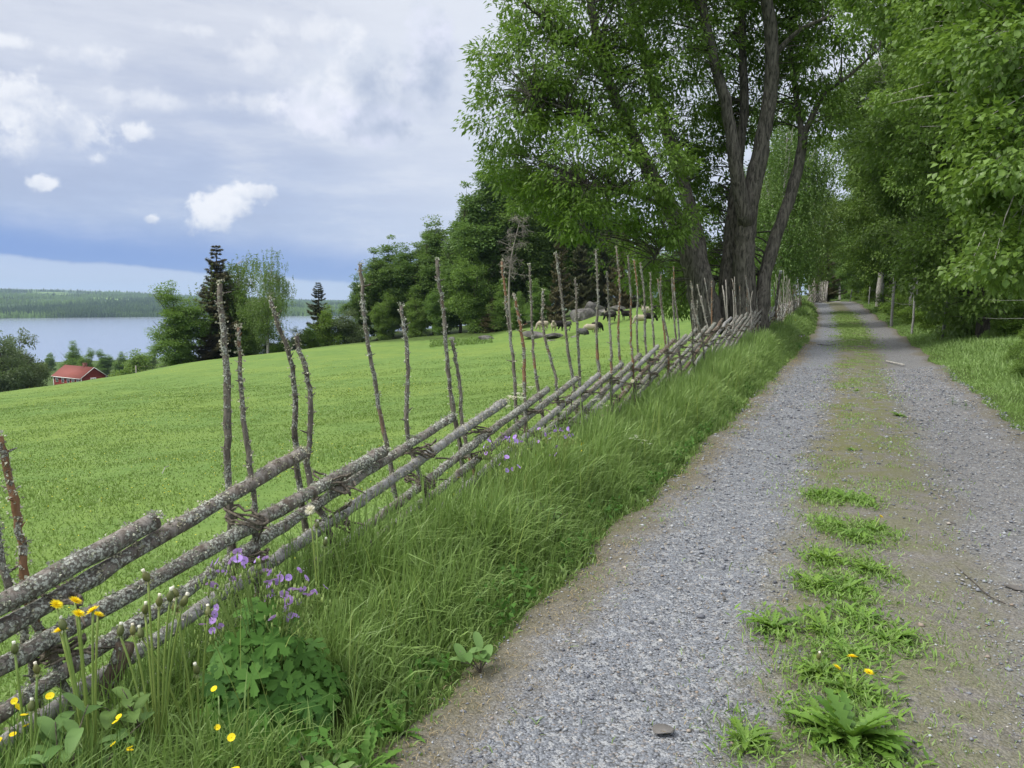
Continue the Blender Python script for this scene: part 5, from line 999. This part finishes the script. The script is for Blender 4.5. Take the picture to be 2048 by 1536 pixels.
def cranesbill(base, spread, height, nleaf, flowers, label, group, seed):
    g = np.random.default_rng(seed); root = empty('cranesbill', base); tag(root, label, 'wildflower', group); gg = G()
    for k in range(nleaf):
        a = g.uniform(0, 6.28); rr = spread * g.random() ** .6; h = height * (1 - (rr / spread) ** 2 * .75) * g.uniform(.35, 1.0); p = np.array([math.cos(a) * rr, math.sin(a) * rr, h])
        nm = unit(np.array([math.cos(a) * .7 * rr / spread + .2, math.sin(a) * .7 * rr / spread - .45, .8]) + g.normal(size=3) * .25); V, F = palm_leaf(g, g.uniform(.05, .085)); gg.add(rot_to(V, nm, g.uniform(0, 6.28)) + p, F, g.random())
        V, F = tube(quadc(np.array([0, 0, 0]), np.array([p[0] * .4, p[1] * .4, h * .8]), p, 5), .0018, 4, cap=False); gg.add(V, F, .6)
    gg.build('foliage', MF['crane'], root); sg = G()
    for (fx, fy, fz_) in flowers:
        p = np.array([fx, fy, fz_]); V, F = tube(quadc(np.array([fx * .2, fy * .2, height * .3]), np.array([fx * .6, fy * .6, fz_ * .75]), p, 6), .0016, 4, cap=False); sg.add(V, F, .5)
        for q in range(5):
            o_ = p + g.normal(size=3) * [.03, .03, .02] - [0, 0, .03]; V, F = tube([o_ - [0, 0, .012], o_, o_ + [0, 0, .012]], [.002, .0045, .0015], 5); sg.add(V, F, 1.); V, F = tube([p - [0, 0, .07], o_ - [0, 0, .01]], .001, 3, cap=False); sg.add(V, F, .5)
        obj_of(PFm, 'flower', root, p, (g.uniform(.5, 1.35), g.normal() * .35, g.uniform(0, 6)), g.uniform(.7, .95))
    sg.build('stems', MF['stem'], root); return root
fpx = [(475, 1104), (425, 1127), (463, 1122), (488, 1121), (455, 1143), (487, 1152), (530, 1142), (515, 1120), (420, 1168), (425, 1172), (598, 1141), (560, 1150), (577, 1155), (540, 1170), (535, 1165), (568, 1188), (605, 1180), (612, 1190), (650, 1175), (550, 1203), (578, 1200), (595, 1203), (573, 1222), (532, 1224), (590, 1232), (434, 1215), (405, 1250), (440, 1253), (425, 1262), (622, 1190)]
fpx += [(x_ + int(random.uniform(-22, 22)), y_ + int(random.uniform(-14, 18))) for x_, y_ in fpx]
b = gp(530, 2.76); fl = [tuple(PX(px, py, b[1] + rng.uniform(-.12, .12)) - b) for px, py in fpx]
cranesbill(b, .27, .54, 190, fl, 'large clump of purple cranesbill with lobed dark leaves in the foreground by the fence', 'cranesbill plants', 700)
for k, (Y, cx, pxs, lb) in enumerate([(4.9, 990, [(970, 918), (975, 922), (1008, 905), (1018, 903), (1030, 900), (1025, 965), (1000, 955)], 'second purple cranesbill, in the tall grass before the fourth pair of stakes'), (5.6, 1110, [(1100, 893), (1112, 935), (1123, 888), (1130, 900), (1140, 897), (1090, 895)], 'third purple cranesbill, in the grass near the road edge')]):
    b = gp(cx, Y); cranesbill(b, .28, .34, 45, [tuple(PX(px + rng.uniform(-14, 14) * q_, py - 26 + rng.uniform(-16, 16) * q_, Y + rng.uniform(-.1, .1)) - b) for px, py in pxs for q_ in (0, 1, 1)], lb, 'cranesbill plants', 710 + k)
b = gp(1545, 24); cranesbill(b, .9, .3, 10, [(rng.uniform(-1.6, 1.0), rng.uniform(-1.5, 1.5), rng.uniform(.3, .45)) for _ in range(26)], 'patch of pale blue-violet flowers at the foot of the leaning marker post', 'cranesbill plants', 720)
# buttercups
def buttercup(base, n_, h, spread, label, seed, name='buttercup'):
    g = np.random.default_rng(seed); root = empty(name, base); tag(root, label, 'wildflower', 'buttercups in the verge'); gg = G()
    for k in range(n_):
        p = np.array([g.normal() * spread, g.normal() * spread, h * g.uniform(.7, 1.05)]); V, F = tube(quadc(np.array([0, 0, 0]), np.array([p[0] * .3, p[1] * .3, p[2] * .6]), p, 5), .0014, 4, cap=False); gg.add(V, F, .5); obj_of(BFm, 'flower', root, p, (g.normal() * .4, g.normal() * .4, 0), g.uniform(.9, 1.3))
    for k in range(6): V, F = palm_leaf(g, .03); gg.add(rot_to(V, unit(g.normal(size=3) * .4 + [0, 0, 1]), g.uniform(0, 6)) + [g.normal() * spread, g.normal() * spread, h * g.uniform(.2, .5)], F, g.random())
    gg.build('stems', MF['crane'], root)
for k, (px, Y, ytop, n_, sp, lb) in enumerate([(75, 2.3, 1350, 4, .035, 'buttercups at the lower left, under the lowest rail'), (12, 2.15, 1405, 4, .03, 'buttercups touching the left edge of the picture'), (235, 2.25, 1415, 3, .015, 'buttercup pair in the foreground grass under the dandelions'), (262, 2.1, 1455, 2, .02, 'lowest buttercup, left of centre of the bottom edge'), (425, 2.3, 1385, 2, .012, 'small buttercup before the cranesbill leaves'), (470, 2.15, 1490, 3, .012, 'buttercup at the bottom edge under the cranesbill'),
      (905, 5.2, 935, 2, .03, 'buttercup before the fourth pair of stakes'), (1052, 6.3, 872, 5, .05, 'buttercup cluster by the lower rails beyond the second cranesbill'), (980, 4.6, 1008, 2, .03, 'buttercup low in the tall grass'), (1172, 6.5, 880, 4, .08, 'buttercups among grass near the road edge'), (1560, 25, 640, 6, .13, 'yellow flowers at the fence by the marker post')]):
    a, b_ = ratio(px, ytop); x = a * Y; z0 = hz(x, Y); buttercup((x, Y, z0), n_, 1.6 + b_ * Y - z0, sp, lb, 800 + k)
# cow parsley
def parsley_proto(seed, h=1.0):
    g = np.random.default_rng(seed); root = empty('cow_parsley'); gg = G(); um = []
    V, F = tube([[0, 0, 0], [.01, 0, h * .4], [0, .01, h * .75]], [.006, .005, .004], 6); gg.add(V, F, .5)
    for k in range(5):
        a = g.uniform(0, 6.28); r_ = g.uniform(.03, .13); zt = h * g.uniform(.85, 1.0); c_ = np.array([math.cos(a) * r_, math.sin(a) * r_, zt]); V, F = tube(quadc(np.array([0, 0, h * g.uniform(.4, .7)]), np.array([c_[0] * .5, c_[1] * .5, zt * .85]), c_ - [0, 0, .03], 5), .0022, 4, cap=False); gg.add(V, F, .5)
        u = G()
        for q in range(12):
            b_ = g.uniform(0, 6.28); rr = .04 * g.random() ** .5; e = c_ + [math.cos(b_) * rr, math.sin(b_) * rr, -.15 * rr]; V, F = tube([c_ - [0, 0, .03], e], .0008, 3, cap=False); u.add(V, F, .2)
            P = e + g.normal(size=(14, 3)) * [.006, .006, .0015]; V, F = leaves(P, hdir(14, g), np.tile([[0, 0, 1.]], (14, 1)), np.full(14, .0055), np.full(14, .005), .1, g); u.add(V, F, np.repeat(g.random(14), 4))
        um.append(u)
    for k in range(26):
        z = h * g.uniform(.1, .6); P = np.array([g.normal() * .07, g.normal() * .07, z]); Q = P + g.normal(size=(10, 3)) * .02; V, F = leaves(Q, rdir(10, g), rdir(10, g) + [0, 0, 1], np.full(10, .022), np.full(10, .009), .1, g); gg.add(V, F, g.random())
    gg.build('stem', MF['crane'], root)
    for u in um: u.build('flower_head', PW, root)
    return root
PPp = [parsley_proto(900), parsley_proto(901)]; used2 = set()
cpz = [(1035, 6.9, 765, 0, 'tallest cow parsley, rising above the top rail between two pairs of stakes'), (1018, 6.6, 785, 1, 'cow parsley left of and below the tallest one'), (1125, 7.6, 785, 0, 'cow parsley before the rails right of the tallest one'), (1140, 7.9, 800, 1, 'lower cow parsley against the rails'), (1200, 7.6, 795, 0, 'cow parsley with two flat white heads in the grass'), (1110, 7.2, 818, 1, 'small cow parsley half sunk in the grass'),
       (1175, 8.2, 812, 0, 'small white umbel right of the half-sunk one'), (1285, 7.2, 880, 1, 'cow parsley near the road edge, lowest in the picture'), (1270, 7.0, 868, 0, 'cow parsley beside the lowest one'), (1400, 14.5, 735, 1, 'cow parsley on the verge before the big tree'), (1425, 15.5, 722, 0, 'cow parsley group left of the pale flowers'), (1450, 16, 708, 1, 'cow parsley below the dense far rails'), (1475, 15, 715, 0, 'cow parsley at the middle of the far verge'), (1500, 17, 700, 1, 'cow parsley nearest the road on the far verge'), (1380, 13, 748, 0, 'cow parsley at the near end of the far white group'), (1905, 11.5, 815, 1, 'white umbel flower on the right bank'), (1930, 11, 850, 0, 'second white umbel flower on the right bank, nearer')]
for (px, Y, yt, k, lb) in cpz:
    a, b_ = ratio(px, yt); x = a * Y; z0 = hz(x, Y); h = 1.6 + b_ * Y - z0; s = max(.15, h); sx = max(.55, s)
    if k in used2: o = dup(PPp[k], (x, Y, z0), rng.uniform(0, 6), (sx, sx, s))
    else: used2.add(k); o = PPp[k]; o.location = (x, Y, z0); o.scale = (sx, sx, s)
    tag(o, lb, 'wildflower', 'cow parsley along the verges')
# willow sapling with broad pale leaves, lower left
def broad_leaf_plant(base, n_, spread, h, label, seed, L=.085, name='willow_sapling'):
    g = np.random.default_rng(seed); root = empty(name, base); tag(root, label, 'plant'); sg = G(); lg = G(); ns = 6
    for k in range(ns):
        a = g.uniform(0, 6.28); tip = np.array([math.cos(a) * spread * g.uniform(.4, 1), math.sin(a) * spread * g.uniform(.3, .8), h * g.uniform(.6, 1.05)]); P = quadc(np.array([0, 0, 0]), np.array([tip[0] * .3, tip[1] * .3, tip[2] * .8]), tip, 10); V, F = tube(P, np.linspace(.004, .0015, 10), 5); sg.add(V, F, g.random())
        for q in range(n_ // ns):
            f = g.uniform(.3, 1); i = min(int(f * 9), 8); p = P[i] + (P[i + 1] - P[i]) * (f * 9 - i); l = L * g.uniform(.6, 1.2); V, F = jag_leaf(l, l * .48, 4, 0, g.uniform(.1, .6), g.uniform(-.1, .9)); V = rotz(V, g.uniform(0, 6.28)); lg.add(V + p, F, g.random())
    sg.build('stems', MB['withy'], root); lg.build('leaves', MF['dock'], root); return root
broad_leaf_plant(gp(95, 2.15), 66, .34, .42, 'low willow shoot with broad pale green leaves in the lower left corner', 950)
broad_leaf_plant(gp(280, 2.5), 34, .2, .40, 'broad-leaved shoot between the yellow dandelions and the cranesbill', 951, .09)
broad_leaf_plant(gp(620, 2.3), 26, .22, .16, 'low broad-leaved weed at the bottom edge right of the cranesbill', 952, .07, name='broad_leaved_weed')
broad_leaf_plant(gp(960, 3.2), 16, .12, .12, 'broad-leaved weed at the grass edge beside the gravel', 953, .09, name='broad_leaved_weed')
broad_leaf_plant(gp(1100, 4.9), 24, .2, .34, 'dark leafy weed in the grass below the third cranesbill', 954, .07, name='broad_leaved_weed')
# dock-like plants with long leaves in the nearest verge
for k, (px, Y, lb) in enumerate([(350, 2.2, 'clump of long toothed leaves before the cranesbill'), (200, 2.1, 'clump of toothed leaves at the bottom left, under the willow shoot'), (720, 2.45, 'toothed leaf rosette at the bottom edge beside the gravel'), (800, 2.7, 'toothed leaf rosette at the grass edge, bottom of the picture')]):
    dandelion(gp(px, Y), 14, .15, [], lb, 'leaf rosettes at the bottom of the verge', 960 + k, leafm=MF['crane'], up=(.4, 1.2), cat='weed')
# yellow and white specks in the pasture
n = 3800; a = rng.uniform(-.70, .38, n); Y = 4 + rng.random(n) ** 1.3 * 78; x = a * Y; k = (x < Xf(Y) - .3) & (vnoise(x, Y, 7, 71) + .5 * vnoise(x, Y, 2, 72) > rng.uniform(-.4, .9, n)); x = x[k]; Y = Y[k]; n = len(x)
P = np.stack([x, Y, H(x, Y) + rng.uniform(.06, .12, n)], 1); V, F = leaves(P, hdir(n), np.tile([[0, 0, 1.]], (n, 1)), np.clip(.010 + .0011 * Y, .012, .07), np.clip(.010 + .0011 * Y, .012, .07), .1); g = G(); g.add(V, F, np.repeat(rng.random(n), 4)); tag(g.build('meadow_flowers', PY), 'tiny yellow buttercups scattered over the pasture', 'wildflowers', kind='stuff')
# stones and sticks on the road
for k, (px, py, w_, d_, h_, lb) in enumerate([(1325, 1466, .045, .033, .012, 'flat blue-grey stone at the left of the road, near the viewer'), (1965, 1228, .042, .028, .012, 'pale flat stone on the right wheel track'), (2028, 1180, .05, .02, .012, 'long pale stone touching the right edge of the picture'), (1150, 1208, .014, .012, .01, 'small pale stone in the left wheel track'), (1448, 1202, .018, .012, .012, 'pale stone between the left track and the middle'), (1360, 1326, .014, .011, .01, 'small cream stone in front of the flat blue-grey one'), (1810, 1500, .05, .04, .015, 'grey stone beside the largest rosette'), (1905, 1050, .03, .02, .01, 'grey stone in the right wheel track, farther off'), (1540, 1105, .02, .013, .01, 'white stone left of the middle patches')]):
    o = boulder(px, py, hit(px, py)[1], w_, d_, h_, 400 + k, lb, rz=k * 1.1, name='stone'); p = hit(px, py); o.location = (p[0], p[1], p[2] + .012); o['category'] = 'stone'; o['group'] = 'larger stones lying on the road'
for k, (pts, r_, mt, lb) in enumerate([([(1772, 725), (1785, 728), (1808, 733)], .022, 'birch', 'short white birch stick lying on the road under the trees'), ([(1635, 690), (1655, 692), (1672, 690)], .012, 'limb', 'dark twig on the left wheel track'), ([(1900, 1130), (1940, 1165), (1975, 1198), (2010, 1215)], .003, 'limb', 'thin dark twig lying across the right wheel track'), ([(2010, 1075), (2030, 1078), (2047, 1076)], .004, 'post', 'pale straw-coloured twig at the right edge of the road'), ([(1500, 1305), (1530, 1302), (1550, 1308)], .003, 'dead', 'pale dry stalk beside the rosette set apart')]):
    P = [hit(*p) + [0, 0, .015 + r_] for p in pts]; g = G(); V, F = tube(spline(P, 8), r_, 7, .05); g.add(V, F, .5); tag(g.build('stick', MB[mt], smooth=True), lb, 'stick')
# pale branch lying in the pasture, left
P = [hit(325, 955) + [0, 0, .06], hit(331, 947) + [0, 0, .10], hit(338, 940) + [0, 0, .06]]; g = G(); V, F = tube(P, .006, 6); g.add(V, F, .5); tag(g.build('stick', MB['birch'], smooth=True), 'small white forked twig lying in the pasture beyond the top rail', 'stick')
# bleached stump in the right-hand wood
g = G(); bs = PX(2008, 640, 29); bs[2] = hz(bs[0], 29)
V, F = tube(spline([[0, 0, -.2], [.02, 0, .25], [.1, 0, .5], [.16, .02, .72]], 10), [.24, .20, .17, .16, .15, .15, .14, .14, .12, .08], 12, .12); g.add(V, F, .9)
for a in (2.6, 3.6, .3, 5.2): V, F = tube([[0, 0, .3], [math.cos(a) * .3, math.sin(a) * .3, .08], [math.cos(a) * .6, math.sin(a) * .5, -.08]], [.12, .08, .03], 7, .1); g.add(V, F, .8)
o = g.build('tree_stump', MB['dead'], smooth=True); o.location = tuple(bs); tag(o, 'bleached grey stump with spreading roots among the shrubs on the right', 'stump')
# ground-cover leaves under the right-hand trees
n = 110000; Y = 7 + rng.random(n) ** 1.2 * 65; q = rng.random(n) ** 1.3; x = Xc(Y) + 3.3 + q * (9 + .35 * Y); z = H(x, Y); cl = vnoise(x, Y, 1.6, 81); hh = np.clip(.35 + .55 * cl, .05, 1.1) * sstep(q, 0, .25) * rng.random(n)
V, F = leaves(np.stack([x, Y, z + hh], 1), rdir(n), rdir(n) * .6 + [0, 0, 1.], np.clip(.05 + .0016 * Y, .05, .14) * rng.uniform(.7, 1.3, n), np.clip(.03 + .001 * Y, .03, .09), .2); g = G(); g.add(V, F, np.repeat(np.clip(.4 + .3 * cl + .4 * rng.random(n), 0, 1), 4)); tag(g.build('undergrowth', MF['light']), 'low leafy undergrowth covering the floor of the right-hand wood', 'undergrowth', kind='stuff')
# conifer forest on the hills across the lake
def forest():
    n = 42000; az = np.radians(rng.uniform(-40, 6, n)); r = 2415 + rng.random(n) ** 1.6 * 3600; x = r * np.sin(az); y = r * np.cos(az); z = H(x, y)
    k = (vnoise(x, y, 420, 91) + .6 * vnoise(x, y, 150, 92) < .38) | (r < 2470); x, y, z, r = x[k], y[k], z[k], r[k]; n = len(x); h = rng.uniform(9, 19, n) * (1 + (r - 2400) / 9000); wd_ = h * rng.uniform(.16, .34, n)
    O = np.array([[1, 0, .05], [.3, .95, .05], [-.8, .6, .05], [-.8, -.6, .05], [.3, -.95, .05], [.55, .1, .55], [-.4, .4, .6], [-.1, -.55, .5], [0, 0, 1]]); V = O[None] * np.stack([wd_, wd_, h], 1)[:, None]; V = V * rng.uniform(.8, 1.2, (n, 9, 1)); V += np.stack([x, y, z - 1], 1)[:, None]
    T = np.array([[0, 1, 5], [1, 6, 5], [1, 2, 6], [2, 3, 6], [3, 7, 6], [3, 4, 7], [4, 0, 7], [0, 5, 7], [5, 6, 8], [6, 7, 8], [7, 5, 8]]); F = (np.arange(n)[:, None, None] * 9 + T[None]).reshape(-1, 3)
    m, t = mat('far_forest'); a = t.n('ShaderNodeAttribute', attribute_name='rnd', out=2); fin(t, t.mix(a, c3(.025, .05, .022), c3(.12, .20, .055)), .95, spec=.1)
    rn_ = np.clip(.3 * rng.random(n) + .6 * sstep(vnoise(x, y, 300, 93), 0, .2) + .25 * vnoise(x, y, 90, 94), 0, 1); g = G(); g.add(V.reshape(-1, 3), F, np.repeat(rn_, 9)); tag(g.build('forest', m), 'mixed forest covering the hills across the lake', 'forest', kind='stuff')
forest()
# air
def haze():
    g = G(); V, F = box((-1500, 4000, 115), (21000, 21000, 380)); g.add(V, F); m = bpy.data.materials.new('haze'); m.use_nodes = True; t = NT(m.node_tree)
    v = t.n('ShaderNodeVolumePrincipled', {'Color': (.58, .76, 1.0, 1), 'Density': 8e-5, 'Anisotropy': .0}); nd = t.n('ShaderNodeOutputMaterial', {'Volume': v}, out=None)
    o = g.build('haze', m); tag(o, kind='stuff', label='thin bluish haze in the air over the lake and hills'); o['category'] = 'haze'
haze()
